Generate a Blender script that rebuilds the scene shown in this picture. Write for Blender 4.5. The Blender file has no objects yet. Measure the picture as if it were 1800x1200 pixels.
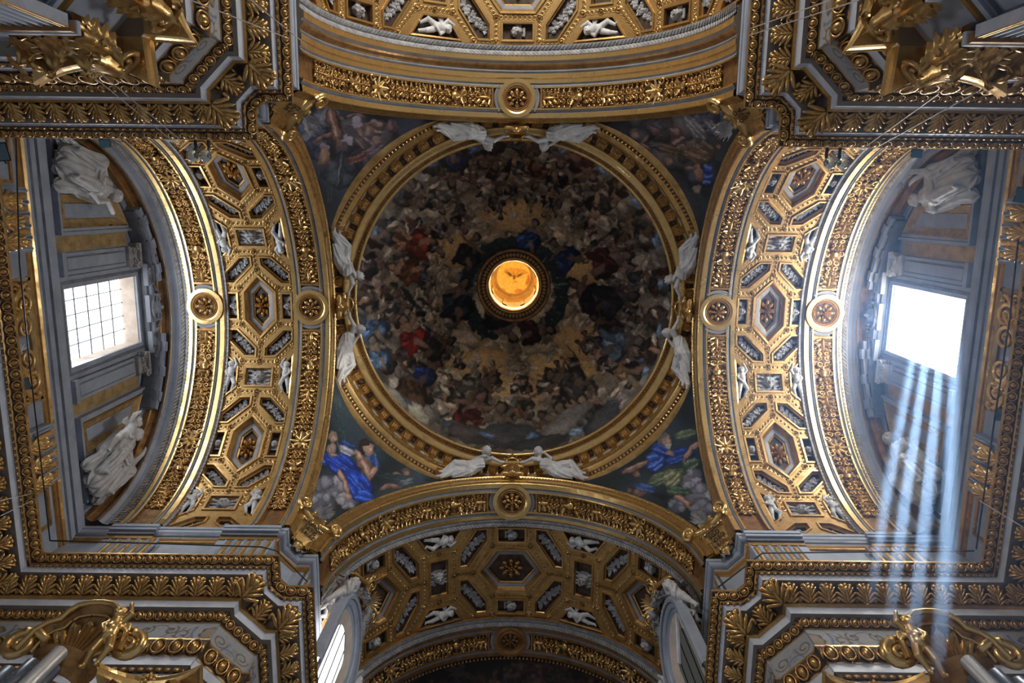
import bpy, math, random
import numpy as np
from mathutils import Matrix, Vector
from mathutils.geometry import tessellate_polygon
random.seed(7); RNG = np.random.default_rng(7)
SC = bpy.context.scene
COL = SC.collection
PI = math.pi
# world: X = right in the picture, Y = down in the picture, Z = up; the origin is under the dome axis at eye height
FPX, TH, YW, RO, CAM = 1274.07, .1854, .0021, .0113, np.array([-.1322, -3.8958, 0.])
def rotm():
    c, s = math.cos(TH), math.sin(TH); A = np.array([[1, 0, 0], [0, c, -s], [0, s, c]])
    c, s = math.cos(YW), math.sin(YW); B = np.array([[c, 0, -s], [0, 1, 0], [s, 0, c]])
    c, s = math.cos(RO), math.sin(RO); C = np.array([[c, -s, 0], [s, c, 0], [0, 0, 1]])
    return C @ B @ A
RR = rotm()
# ------------------------------------------------------------------ camera, world, sun, window light, exposure
cam = bpy.data.cameras.new('camera'); cam.sensor_width = 36; cam.lens = 36 * FPX / 1800; cam.clip_end = 300
co = bpy.data.objects.new('camera', cam); COL.objects.link(co)
M = Matrix.Identity(4)
for i in range(3):
    M[i][0] = RR[0, i]; M[i][1] = -RR[1, i]; M[i][2] = -RR[2, i]; M[i][3] = CAM[i]
co.matrix_world = M; SC.camera = co
SC.view_settings.view_transform = 'Standard'; SC.view_settings.look = 'None'
SC.view_settings.gamma = 1; SC.view_settings.use_curve_mapping = False
SC.view_settings.exposure = 0.38
W = bpy.data.worlds.new('world'); SC.world = W; W.use_nodes = True
W.node_tree.nodes['Background'].inputs[0].default_value = (.80, .86, 1.0, 1)
W.node_tree.nodes['Background'].inputs[1].default_value = .20
def lamp(name, kind, loc, aim, energy, color, **kw):
    l = bpy.data.lights.new(name, kind); l.energy = energy; l.color = color
    for k, v in kw.items(): setattr(l, k, v)
    o = bpy.data.objects.new(name, l); COL.objects.link(o); o.location = loc
    o.rotation_euler = (Vector(aim) - Vector(loc)).to_track_quat('-Z', 'Y').to_euler()
    return o
SUNDIR = Vector((.595, -.175, 1.0)).normalized()
lamp('sun', 'SUN', SUNDIR * 40, (0, 0, 0), 120.0, (1, .96, .90), angle=.006)
for s in (-1, 1):     # daylight entering by the two transept windows
    lamp('window_daylight', 'AREA', (s * 13.80, 0, 24.1), (0, 0, 21.0), 320 if s < 0 else 720, (.86, .93, 1.0), shape='RECTANGLE', size=2.1, size_y=3.9, spread=3.0)
for k in range(8):    # daylight of the eight drum windows behind the ring cornice
    a = (k + .5) * PI / 4
    lamp('drum_daylight', 'AREA', (7.15 * math.cos(a), 7.15 * math.sin(a), 29.7), (0, 0, 34.5), 640, (1, .95, .86), shape='RECTANGLE', size=1.6, size_y=.7, spread=2.6)
lamp('nave_window_daylight', 'AREA', (0, -17.5, 21.5), (0, 2, 24.5), 900, (1, .95, .86), shape='RECTANGLE', size=5.0, size_y=5.0, spread=2.6)
lamp('added_ring_spot', 'SPOT', (5.2, 10.3, 20.5), (-6.9, 2.75, 28.2), 5200, (1, .93, .8), spot_size=.17, spot_blend=.6, shadow_soft_size=.12)  # added spot brightening the left ring and angel; the window itself is dim
lamp('lantern_daylight', 'POINT', (0, 0, 38.2), (0, 0, 0), 110, (1, .80, .42), shadow_soft_size=.5)

# ------------------------------------------------------------------ materials
def nt(name):
    m = bpy.data.materials.new(name); m.use_nodes = True
    t = m.node_tree; b = t.nodes['Principled BSDF']
    return m, t, b
def mixn(t, fac, c1, c2, kind='MIX'):
    n = t.nodes.new('ShaderNodeMix'); n.data_type = 'RGBA'; n.blend_type = kind
    for s, v in ((0, fac), (6, c1), (7, c2)):
        if hasattr(v, 'is_linked'): t.links.new(v, n.inputs[s])
        else: n.inputs[s].default_value = v if s == 0 else (*v, 1)
    return n.outputs[2]
def noise(t, scale, detail=4, rough=.6, vec=None):
    if vec is None: vec = t.nodes.new('ShaderNodeTexCoord').outputs['Object']
    n = t.nodes.new('ShaderNodeTexNoise'); n.inputs['Scale'].default_value = scale
    n.inputs['Detail'].default_value = detail; n.inputs['Roughness'].default_value = rough
    t.links.new(vec, n.inputs['Vector']); return n.outputs['Fac']
def ramp(t, fac, a, b):
    n = t.nodes.new('ShaderNodeMapRange'); n.inputs[1].default_value = a; n.inputs[2].default_value = b
    t.links.new(fac, n.inputs[0]); return n.outputs[0]
def geo_vec(t):
    return t.nodes.new('ShaderNodeNewGeometry').outputs['Position']
def bump(t, b, fac, strength, dist):
    n = t.nodes.new('ShaderNodeBump'); n.inputs['Strength'].default_value = strength; n.inputs['Distance'].default_value = dist
    t.links.new(fac, n.inputs['Height']); t.links.new(n.outputs[0], b.inputs['Normal'])
def mat(name, c1, c2, metal=0., rough=.5, scale=3., bs=8., bstr=.25, bdist=.02, rvar=.12):
    m, t, b = nt(name); v = geo_vec(t)
    f = ramp(t, noise(t, scale, 5, .65, v), .35, .68)
    t.links.new(mixn(t, f, c1, c2), b.inputs['Base Color'])
    b.inputs['Metallic'].default_value = metal
    r = t.nodes.new('ShaderNodeMapRange'); r.inputs[3].default_value = rough - rvar; r.inputs[4].default_value = rough + rvar
    t.links.new(f, r.inputs[0]); t.links.new(r.outputs[0], b.inputs['Roughness'])
    if bstr: bump(t, b, noise(t, bs, 3, .6, v), bstr, bdist)
    return m
GOLD = mat('gilding', (.66, .41, .155), (.36, .205, .07), .8, .37, 2.2, 14, .18, .02)
GOLDB = mat('bright_gilding', (.78, .53, .22), (.54, .34, .125), .85, .34, 1.6, 10, .10, .02)
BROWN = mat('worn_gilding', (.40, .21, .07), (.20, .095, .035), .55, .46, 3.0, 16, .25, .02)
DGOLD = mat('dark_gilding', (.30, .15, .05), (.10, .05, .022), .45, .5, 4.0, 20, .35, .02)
BRONZE = mat('bronzed_gilding', (.56, .33, .115), (.28, .155, .055), .75, .36, 2.6, 14, .2, .02)
LATT = mat('gilded_lattice', (.55, .34, .12), (.30, .17, .06), .6, .42, 3.0, 16, .25, .02)
UMBER = mat('umber_ground', (.085, .05, .03), (.035, .022, .016), .1, .7, 5.0, 20, .3, .02)
GREY = mat('grey_stucco', (.36, .40, .48), (.26, .29, .35), 0, .6, 1.2, 9, .10, .01)
VGREY = mat('slate_stucco', (.27, .27, .285), (.18, .18, .19), 0, .55, 1.5, 9, .10, .01)
DGREY = mat('dark_grey_stucco', (.17, .19, .23), (.10, .11, .135), 0, .6, 2.0, 9, .15, .01)
WHITE = mat('white_stucco', (.62, .61, .60), (.42, .41, .41), 0, .55, 2.5, 20, .18, .02)
STONE = mat('grey_relief_stucco', (.40, .39, .39), (.20, .195, .20), 0, .6, 4.5, 24, .35, .03)
SOFFIT = mat('brown_soffit_plaster', (.27, .23, .19), (.19, .16, .13), 0, .7, 1.5, 30, .12, .01)
PALE = mat('pale_fascia', (.62, .64, .70), (.48, .49, .54), 0, .5, 2.0, 12, .08, .01)
MARBLE = mat('blue_grey_marble', (.46, .50, .58), (.30, .33, .39), 0, .42, .9, 3, .05, .01)
IVORY = mat('ivory_stucco', (.50, .45, .34), (.36, .31, .22), 0, .6, 2.0, 9, .10, .01)
OCHRE = mat('ochre_marble', (.48, .33, .14), (.27, .17, .07), .1, .5, 2.8, 10, .1, .01)
IRON = mat('dark_iron', (.05, .055, .06), (.03, .03, .035), .6, .5, 5, 10, .1, .01)
WIREM = mat('steel_wire', (.62, .62, .62), (.5, .5, .5), .5, .4, 5, 10, 0, .01)
REVEAL = mat('pink_window_reveal', (.72, .62, .52), (.55, .46, .39), 0, .7, 2.5, 12, .12, .01)
PIPE = mat('grey_blue_metal', (.17, .20, .25), (.11, .13, .17), .5, .35, 3, 10, .05, .01)
BLUEG = mat('lamp_glass_blue', (.10, .24, .34), (.08, .19, .28), 0, .25, 2, 10, 0, .01)
def emis(name, color, strength, clear=False):
    m = bpy.data.materials.new(name); m.use_nodes = True; t = m.node_tree; t.nodes.clear()
    o = t.nodes.new('ShaderNodeOutputMaterial'); e = t.nodes.new('ShaderNodeEmission')
    e.inputs[0].default_value = (*color, 1); e.inputs[1].default_value = strength
    if clear:
        a = t.nodes.new('ShaderNodeAddShader'); tr = t.nodes.new('ShaderNodeBsdfTransparent')
        t.links.new(e.outputs[0], a.inputs[0]); t.links.new(tr.outputs[0], a.inputs[1]); t.links.new(a.outputs[0], o.inputs[0])
    else: t.links.new(e.outputs[0], o.inputs[0])
    return m
PANE = emis('daylit_pane', (.93, .96, 1.0), 2.2, True)
PANER = emis('sunlit_pane', (.97, .98, 1.0), 6.0, True)
def painted(name, gain=1., nscale=9., sat=.18, rough=.75):
    m, t, b = nt(name); v = geo_vec(t)
    a = t.nodes.new('ShaderNodeVertexColor'); a.layer_name = 'Col'
    n = ramp(t, noise(t, nscale, 6, .7, v), .3, .7)
    lo = 1 - sat * 2.2; hi = 1 + sat
    n2 = ramp(t, noise(t, nscale * 3.1, 4, .6, v), .32, .68); mm = t.nodes.new('ShaderNodeMath'); mm.operation = 'AVERAGE' if False else 'ADD'; h1 = t.nodes.new('ShaderNodeMath'); h1.operation = 'MULTIPLY'; h1.inputs[1].default_value = .5; t.links.new(n, h1.inputs[0]); h2 = t.nodes.new('ShaderNodeMath'); h2.operation = 'MULTIPLY'; h2.inputs[1].default_value = .5; t.links.new(n2, h2.inputs[0]); t.links.new(h1.outputs[0], mm.inputs[0]); t.links.new(h2.outputs[0], mm.inputs[1]); n = mm.outputs[0]
    c = mixn(t, 1.0, a.outputs[0], mixn(t, n, (lo * gain,) * 3, (hi * gain, hi * gain * .98, hi * gain * .95)), 'MULTIPLY')
    t.links.new(c, b.inputs['Base Color']); b.inputs['Roughness'].default_value = rough
    bump(t, b, noise(t, 5, 4, .6, v), .08, .02)
    return m
FRESCO = painted('dome_fresco', 2.8, 4, .30)
PFRESCO = painted('pendentive_fresco', 1.6, 3.5, .22)
FRIEZE = painted('painted_frieze', 1.0, 6.0, .10)

# ------------------------------------------------------------------ mesh helpers
class MB:
    def __init__(s): s.V = []; s.F = []; s.I = []
    def add(s, V, F, mi=0):
        o = len(s.V); s.V.extend([tuple(map(float, v)) for v in V]); s.F.extend([tuple(i + o for i in f) for f in F])
        s.I.extend(mi if isinstance(mi, list) else [mi] * len(F)); return s
    def grid(s, P, mi=0, closed=False):
        P = np.asarray(P, float); n, m = P.shape[:2]; F = []
        for i in range(n - 1):
            for j in range(m if closed else m - 1):
                k = (j + 1) % m; F.append((i * m + j, i * m + k, (i + 1) * m + k, (i + 1) * m + j))
        I = mi if not isinstance(mi, (list, np.ndarray)) else [mi[i] for i in range(n - 1) for _ in range(m if closed else m - 1)]
        return s.add(P.reshape(-1, 3), F, I)
    def box(s, c, d, mi=0, M=None):
        V = [Vector((c[0] + x * d[0] / 2, c[1] + y * d[1] / 2, c[2] + z * d[2] / 2)) for z in (-1, 1) for y in (-1, 1) for x in (-1, 1)]
        if M is not None: V = [M @ v for v in V]
        return s.add(V, [(0, 1, 3, 2), (4, 6, 7, 5), (0, 4, 5, 1), (2, 3, 7, 6), (0, 2, 6, 4), (1, 5, 7, 3)], mi)
    def tube(s, pts, r, n=6, mi=0, caps=True):
        pts = [np.asarray(p, float) for p in pts]; R = r if hasattr(r, '__len__') else [r] * len(pts); rows = []
        up = np.array([.31, .22, .93])
        for i, p in enumerate(pts):
            d = pts[min(i + 1, len(pts) - 1)] - pts[max(i - 1, 0)]; d /= (np.linalg.norm(d) + 1e-9)
            a = np.cross(d, up); la = np.linalg.norm(a)
            if la < 1e-3: a = np.cross(d, [1, 0, 0]); la = np.linalg.norm(a)
            a /= la; b = np.cross(d, a)
            rows.append([p + R[i] * (math.cos(2 * PI * k / n) * a + math.sin(2 * PI * k / n) * b) for k in range(n)])
        o = len(s.V); s.grid(rows, mi, True)
        if caps: s.F += [tuple(o + k for k in range(n)), tuple(o + (len(pts) - 1) * n + k for k in range(n))]; s.I += [mi, mi]
        return s
    def lathe(s, prof, n=24, mi=0, a0=0., a1=2 * PI, M=None):
        full = abs(a1 - a0 - 2 * PI) < 1e-6; k = n if full else n + 1
        A = a0 + (a1 - a0) * np.arange(k) / n
        P = np.array([[(r * math.cos(a), r * math.sin(a), z) for a in A] for r, z in prof])
        if M is not None: P = np.array([[tuple(M @ Vector(q)) for q in row] for row in P])
        return s.grid(P, mi, full)
    def merge(s, o, M=None, mi=None):
        V = o.V if M is None else [tuple(M @ Vector(v)) for v in o.V]
        return s.add(V, o.F, list(o.I) if mi is None else mi)
    def mesh(s, name, mats, smooth=False):
        me = bpy.data.meshes.new(name); me.from_pydata(s.V, [], s.F)
        for m in (mats if isinstance(mats, (list, tuple)) else [mats]): me.materials.append(m)
        if any(s.I): me.polygons.foreach_set('material_index', s.I)
        if smooth: me.polygons.foreach_set('use_smooth', [True] * len(s.F))
        me.update(); return me
WM = {}
def root(name, label, cat, loc=(0, 0, 0), group=None, kind=None):
    o = bpy.data.objects.new(name, None); COL.objects.link(o); o.location = loc; o.empty_display_size = .2
    WM[o.name] = Matrix.Translation(loc); tag(o, label, cat, group, kind); return o
def tag(o, label=None, cat=None, group=None, kind=None):
    for k, v in (('label', label), ('category', cat), ('group', group), ('kind', kind)):
        if v: o[k] = v
    return o
def put(name, me, parent=None, M=None, kind=None, label=None):
    o = bpy.data.objects.new(name, me); COL.objects.link(o); M = M if M is not None else Matrix.Identity(4)
    if parent is not None:
        o.parent = parent; o.matrix_basis = WM[parent.name].inverted() @ M
    else: o.matrix_basis = M
    WM[o.name] = M
    if kind: o['kind'] = kind
    if label: o['label'] = label
    return o
def frame(o, x, y, z, sc=1.):
    if not hasattr(sc, '__len__'): sc = (sc,) * 3
    m = Matrix.Identity(4)
    for c, (ax, k) in enumerate(((x, sc[0]), (y, sc[1]), (z, sc[2]))):
        for r in range(3): m[r][c] = ax[r] * k
    for r in range(3): m[r][3] = o[r]
    return m
# ------------------------------------------------------------------ sculpture: smooth blended bodies turned into one continuous surface
def sdf_mesh(name, prims, h, m, k=.05, folds=None, smooth=True, rough=0):
    lo = np.full(3, 1e9); hi = -lo
    for p in prims:
        if p[0] == 'c': a, b, r = np.array(p[1]), np.array(p[2]), max(p[3], p[4])
        else: a = b = np.array(p[1]); r = max(p[2])
        lo = np.minimum(lo, np.minimum(a, b) - r); hi = np.maximum(hi, np.maximum(a, b) + r)
    lo -= 2.5 * h + .03; hi += 2.5 * h + .03
    n = np.ceil((hi - lo) / h).astype(int) + 1
    X, Y, Z = np.meshgrid(*[lo[i] + h * np.arange(n[i]) for i in range(3)], indexing='ij')
    D = np.full(X.shape, 1e3)
    for p in prims:
        sub = False
        if p[0] == 'c':
            a, b = np.array(p[1], float), np.array(p[2], float); ab = b - a; L = ab @ ab + 1e-9
            t = np.clip(((X - a[0]) * ab[0] + (Y - a[1]) * ab[1] + (Z - a[2]) * ab[2]) / L, 0, 1)
            d = np.sqrt((X - a[0] - t * ab[0]) ** 2 + (Y - a[1] - t * ab[1]) ** 2 + (Z - a[2] - t * ab[2]) ** 2) - (p[3] + (p[4] - p[3]) * t)
            f = p[5] if len(p) > 5 else 0
        else:
            c, r = p[1], p[2]; q = np.sqrt(((X - c[0]) / r[0]) ** 2 + ((Y - c[1]) / r[1]) ** 2 + ((Z - c[2]) / r[2]) ** 2)
            d = (q - 1) * min(r) * (1.0 if max(r) < 2.5 * min(r) else 1.3); f = p[3] if len(p) > 3 else 0
        if f == 'sub': D = np.maximum(D, -d); continue
        if f:      # drapery: ridges that run along the limb and twist a little
            if p[0] == 'c': ax_ = ab / math.sqrt(L); o_ = a; tt = t
            else: ax_ = np.array([0, 1., 0]) if p[2][1] > p[2][0] else np.array([1., 0, 0]); o_ = np.array(p[1]); tt = ((X - o_[0]) * ax_[0] + (Y - o_[1]) * ax_[1]) / max(p[2])
            e1 = np.cross(ax_, [.2, .3, .93]); e1 /= np.linalg.norm(e1); e2 = np.cross(ax_, e1)
            an = np.arctan2((X - o_[0]) * e2[0] + (Y - o_[1]) * e2[1] + (Z - o_[2]) * e2[2], (X - o_[0]) * e1[0] + (Y - o_[1]) * e1[1] + (Z - o_[2]) * e1[2]); sd_ = 3.7 * o_[0] + 2.1 * o_[1]
            d = d + f * (np.sin(6 * an + 3.2 * tt + 1.3 * np.sin(3 * tt + sd_) + sd_) + .35 * np.sin(11 * an - 4 * tt + sd_))
        hh = np.clip(.5 + .5 * (D - d) / k, 0, 1); D = D * (1 - hh) + d * hh - k * hh * (1 - hh)
    if rough: D = D + rough * np.sin(17 * X + 3) * np.sin(19 * Y + 1) * np.sin(18 * Z)
    S = D < 0
    act = np.zeros(n - 1, bool); cnt = np.zeros(n - 1); P = np.zeros((*(n - 1), 3))
    sl = lambda o: tuple(slice(o[i], n[i] - 1 + o[i]) for i in range(3))
    corners = [(i, j, kk) for i in (0, 1) for j in (0, 1) for kk in (0, 1)]
    for a in corners:
        for ax in range(3):
            if a[ax]: continue
            b = list(a); b[ax] = 1
            d0, d1 = D[sl(a)], D[sl(b)]; cr = (d0 < 0) != (d1 < 0)
            t = np.where(cr, d0 / np.where(cr, d0 - d1, 1), 0)
            for i in range(3): P[..., i] += np.where(cr, a[i] + (t if i == ax else 0), 0)
            cnt += cr
    act = cnt > 0; idx = np.full(n - 1, -1); idx[act] = np.arange(act.sum())
    G = np.argwhere(act); V = (P[act] / cnt[act][:, None] + G) * h + lo
    F = []
    for ax in range(3):
        o = [(0, 0, 0), (0, 0, 0)]; b = [0, 0, 0]; b[ax] = 1
        cr = S[:n[0] - 1 + 0, :n[1] - 1, :n[2] - 1] != S[tuple(slice(b[i], n[i] - 1 + b[i]) for i in range(3))]
        E = np.argwhere(cr); u, w = [i for i in range(3) if i != ax]
        E = E[(E[:, u] > 0) & (E[:, w] > 0)]
        def at(du, dw):
            q = E.copy(); q[:, u] -= du; q[:, w] -= dw; return idx[q[:, 0], q[:, 1], q[:, 2]]
        q = np.stack([at(1, 1), at(0, 1), at(0, 0), at(1, 0)], 1)
        fl = S[E[:, 0], E[:, 1], E[:, 2]] ^ (ax == 1)
        q[~fl] = q[~fl][:, ::-1]; F.append(q[(q >= 0).all(1)])
    F = np.concatenate(F)
    me = bpy.data.meshes.new(name); me.from_pydata(V.tolist(), [], F.tolist()); me.materials.append(m)
    if smooth: me.polygons.foreach_set('use_smooth', [True] * len(F))
    me.update(); return me
def ball(c, r, f=0): return ('e', c, (r, r, r), f)
# ------------------------------------------------------------------ small carved pieces (local x across, y along, z towards the viewer)
def leaf(L, Wd, H, curl, lobes=4, nu=11, nv=7, mi=0, thick=True):
    rows = []
    for i in range(nu):
        u = i / (nu - 1); w = Wd * .5 * (math.sin(PI * min(1, .18 + u * .9)) ** .7) * (1 + .22 * math.cos(2 * PI * lobes * u)) * (1 if u < .93 else .6)
        a = curl * max(0, u - .55) / .45
        y = L * u if a == 0 else L * (.55 + .45 * math.sin(a) / max(curl, 1e-3)); z = H * math.sin(u * PI * .5) + (L * .45 * (1 - math.cos(a)) / max(curl, 1e-3) if a else 0)
        row = []
        for j in range(nv):
            v = j / (nv - 1) * 2 - 1
            row.append((w * v, y - .06 * L * abs(v) ** 1.5, z - .45 * w * v * v + .035 * Wd * math.cos(v * 3 * PI)))
        rows.append(row)
    return MB().grid(rows, mi)
def ring_lathe(R, r, n=16, m=6, mi=0, z=0., a0=0., a1=2 * PI):
    return MB().lathe([(R + r * math.cos(a), z + r * math.sin(a)) for a in np.linspace(0, 2 * PI, m + 1)], n, mi, a0, a1)
def dome(rx, ry, rz, n=10, m=5, mi=0):
    b = MB().lathe([(math.cos(a), math.sin(a)) for a in np.linspace(0, PI / 2, m)], n, mi)
    b.V = [(x * rx, y * ry, z * rz) for x, y, z in b.V]; return b
def spiral(cx, cy, r0, turns, a0, rad, sgn=1, n=18, z=.03, mi=0):
    pts = []; rr = []
    for i in range(n):
        t = i / (n - 1); r = r0 * (1 - .82 * t); a = a0 + sgn * 2 * PI * turns * t
        pts.append((cx + r * math.cos(a), cy + r * math.sin(a), z + .02 * t)); rr.append(rad * (1 - .45 * t))
    return MB().tube(pts, rr, 5, mi)
def egg_dart(w, h, d):
    b = MB(); b.merge(dome(w * .27, h * .40, d, 10, 5, 0))
    r = ring_lathe(1, .16, 14, 5, 0); r.V = [(x * w * .38, y * h * .47, .3 * d + z * w * .38) for x, y, z in r.V]; b.merge(r)
    b.merge(dome(w * .07, h * .4, d * .7, 6, 3, 0), Matrix.Translation((w * .5, 0, 0)))
    return b
def rosette(R, petals=8, mi=0, mi2=0):
    b = MB()
    for ringi, (rr, n, w, l, h) in enumerate(((.74, petals, .22, .27, .20), (.44, petals - 2, .17, .2, .36), (.2, 5, .11, .13, .46))):
        for k in range(n):
            M_ = Matrix.Rotation(2 * PI * (k + .5 * ringi) / n, 4, 'Z') @ Matrix.Translation((0, rr * R, 0))
            b.merge(dome(w * R, l * R, h * R, 8, 4, mi), M_); b.merge(dome(w * .5 * R, .09 * R, h * .6 * R, 6, 3, mi), M_ @ Matrix.Translation((0, l * .75 * R, h * .35 * R)))
    b.merge(dome(.13 * R, .13 * R, .56 * R, 8, 4, mi2)); return b
def star_flower(R, n=8, mi=0):
    b = MB()
    for k in range(n):
        l = leaf(R, R * .42, R * .2, .5, 1, 6, 5, mi); b.merge(l, Matrix.Rotation(2 * PI * k / n, 4, 'Z'))
    b.merge(dome(.2 * R, .2 * R, .3 * R, 8, 4, mi)); return b
# ------------------------------------------------------------------ sculpted pieces
def head(c, r, f=(0, 0, 1), up=(0, 1, 0), hair=True):
    """head with nose, sockets, mouth, chin, ears and hair; f = where the face looks"""
    c, f, up = np.array(c, float), np.array(f, float), np.array(up, float); f /= np.linalg.norm(f); up = up - f * (up @ f); up /= np.linalg.norm(up); sd = np.cross(up, f)
    q = lambda a, b, d: tuple(c + r * (a * sd + b * up + d * f))
    o = [ball(tuple(c), r * .92), ball(q(0, -.42, .28), r * .62), ('c', q(0, .12, .86), q(0, -.2, 1.06), r * .14, r * .2), ('c', q(-.24, -.52, .86), q(.24, -.52, .86), r * .13, r * .13), ('c', q(-.55, .24, .8), q(.55, .24, .8), r * .16, r * .16), ball(q(0, -.8, .72), r * .22), ball(q(.9, -.05, .05), r * .2), ball(q(-.9, -.05, .05), r * .2)]
    if hair: o += [ball(q(a, b, d), r * s) for a, b, d, s in ((0, .45, -.3, .85), (.55, .5, .1, .5), (-.55, .5, .1, .5), (0, .78, .25, .45), (.6, 0, -.5, .5), (-.6, 0, -.5, .5), (0, -.1, -.75, .6), (.35, .72, .45, .34), (-.35, .72, .45, .34))]
    o += [('e', q(.38, .02, 1.02), (r * .24,) * 3, 'sub'), ('e', q(-.38, .02, 1.02), (r * .24,) * 3, 'sub')]
    return o
def hand(w, d, r=.035):
    w, d = np.array(w, float), np.array(d, float); d /= np.linalg.norm(d); s = np.cross(d, [0.1, .3, 1.]); s /= np.linalg.norm(s); n = np.cross(s, d); o = [('c', tuple(w), tuple(w + d * r * 2.2), r * 1.05, r * 1.2)]
    for k, L in enumerate((2.6, 3.1, 3.0, 2.4)):
        b = w + d * r * 2.3 + s * r * (k - 1.5) * .72; o.append(('c', tuple(b), tuple(b + d * r * L * .55), r * .36, r * .32)); o.append(('c', tuple(b + d * r * L * .55), tuple(b + d * r * L * .9 - n * r * .7), r * .32, r * .25))
    o.append(('c', tuple(w + d * r * .8 + s * r * 1.0), tuple(w + d * r * 2.2 + s * r * 2.0 - n * r * .4), r * .42, r * .32)); return o
def wing(a, b, wd, z=0.05):
    a, b = np.array(a, float), np.array(b, float); o = []; d = b - a; nrm = np.array([-d[1], d[0], 0]); nrm /= np.linalg.norm(nrm)
    for k in range(6):
        t = k / 5; p = a + d * (.1 + .5 * t); e = p + d * (.55 - .12 * abs(t - .6)) * .8 - nrm * wd * (1.1 - .75 * t)
        o.append(('c', tuple(p), tuple(e), z * 1.1, z * .6))
    o.append(('c', tuple(a), tuple(b), z * 1.7, z)); return o
PUTTO_P = head((.02, .50, .17), .125, (.25, .1, 1), (0.1, 1, 0)) + [('c', (.01, .36, .13), (0, .02, .15), .115, .135), ball((0, .13, .17), .13), ('c', (-.07, -.05, .13), (-.17, -.30, .19), .095, .075), ('c', (-.17, -.30, .19), (-.07, -.58, .11), .068, .045), ('c', (-.07, -.58, .11), (-.10, -.66, .19), .042, .03),
    ('c', (.07, -.05, .13), (.13, -.36, .15), .095, .075), ('c', (.13, -.36, .15), (.15, -.64, .1), .066, .045), ('c', (.15, -.64, .1), (.16, -.7, .18), .042, .03), ('c', (.11, .34, .13), (.19, .18, .2), .062, .055), ('c', (.19, .18, .2), (.10, .05, .28), .05, .04), ('c', (-.1, .35, .13), (-.2, .50, .17), .06, .052), ('c', (-.2, .5, .17), (-.13, .68, .17), .05, .04)] + hand((.10, .05, .28), (-.6, -.5, .2), .026) + hand((-.13, .68, .17), (.4, 1, 0), .026) + wing((-.06, .3, .08), (-.24, .16, .06), .14, .025)
PUTTO_ME = sdf_mesh('putto', PUTTO_P, .0125, WHITE, .022)
GPUTTO_ME = sdf_mesh('gilded_putto', PUTTO_P, .0125, GOLDB, .022)
CHERUB_ME = sdf_mesh('cherub_head', head((0, .02, .14), .17, (0, 0, 1)) + wing((.1, -.12, .06), (.42, .22, .07), .26, .035) + wing((-.1, -.12, .06), (-.42, .22, .07), -.26, .035) + [('c', (-.12, -.22, .08), (.12, -.22, .08), .05, .05)], .0125, STONE, .016)
MASK_ME = sdf_mesh('grotesque_mask', head((0, 0, .1), .2, (0, 0, 1)) + [('c', (s * .2, y0, .06), (s * x1, y1, .07), .055, .04) for s in (-1, 1) for y0, x1, y1 in ((.2, .40, .27), (.05, .42, .08), (-.15, .40, -.1), (-.22, .38, -.27), (-.3, .12, -.3))] + [ball((s * .40, y, .08), .075) for s in (-1, 1) for y in (.24, -.24)] + [('e', (0, 0, .0), (.44, .30, .06))], .015, STONE, .018)
FR = MB()
for k in range(34):
    y = -.42 + .84 * k / 33; w = .10 * (1 - abs(y) * .9) + .03
    FR.merge(dome(rnd_ := random.uniform(.035, .065), rnd_, rnd_ * 1.2, 6, 3), Matrix.Translation((random.uniform(-w, w), y, .02)))
for k in range(16):
    y = -.42 + .84 * k / 15; FR.merge(leaf(.19, .11, .07, .6, 2, 5, 4), Matrix.Translation((random.uniform(-.05, .05), y, .02)) @ Matrix.Rotation(random.uniform(0, 6.28), 4, 'Z'))
FRUIT_ME = FR.mesh('fruit_cluster', STONE, True)
# reclining angels of the crossing arches: x along the arch towards the crest, y outwards from the arch, z towards the viewer
def angel_mesh(v):
    hp, ch = (-.1, .26, .22), (.42, .50, .30)
    P = head((.80, .82, .60), .18, (.35 if v else .6, -.15, 1), (.35, 1, 0)) + [('c', (.62, .64, .32), (.76, .74, .48), .08, .07), ('c', hp, ch, .23, .21, .012), ('c', ch, (.58, .60, .3), .2, .12, .01), ('e', (-.05, .25, .26), (.34, .25, .24), .012), ('c', (-.15, .28, .3), (-.66, .46 if v else .3, .42), .19, .14, .014), ('c', (-.66, .46 if v else .3, .42), (-1.15, .10, .26), .13, .08, .016), ('c', (-1.15, .10, .26), (-1.36, .02, .30), .06, .04), ('c', (-.15, .2, .15), (-.75, .16, .22), .18, .13, .014), ('c', (-.75, .16, .22), (-1.32, -.08, .16), .12, .07, .01), ('c', (-1.32, -.08, .16), (-1.5, -.10, .2), .055, .035),
         ('c', (-.1, .1, .2), (-.8, .02, .12), .16, .07, .016), ('c', (-.5, .3, .12), (-1.1, .34 if v else .2, .06), .14, .05, .016), ('c', (.5, .38, .3), (-.1, .2, .36), .12, .14, .014), ('c', (.1, .6, .1), (-.55, .62 if v else .48, .08), .10, .06, .012)]
    P += [('c', (.6, .52, .42), (.92, .36, .50), .085, .07), ('c', (.92, .36, .5), (1.28, .30, .36), .068, .045), ('c', (.40, .62, .22), (.22, .82 if v else .70, .40), .085, .068), ('c', (.22, .82 if v else .70, .40), (.52, .86 if v else .45, .56), .065, .045)] + hand((1.28, .30, .36), (1, -.05, 0), .042) + hand((.52, .86 if v else .45, .56), (1, -.2, .2), .042)
    P += wing((.3, .66, .06), (-.25 if v else -.05, 1.02, .04), .34, .05)
    return sdf_mesh('angel', P, .018, WHITE, .03)
ANGEL_ME = [angel_mesh(0), angel_mesh(1)]
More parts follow.
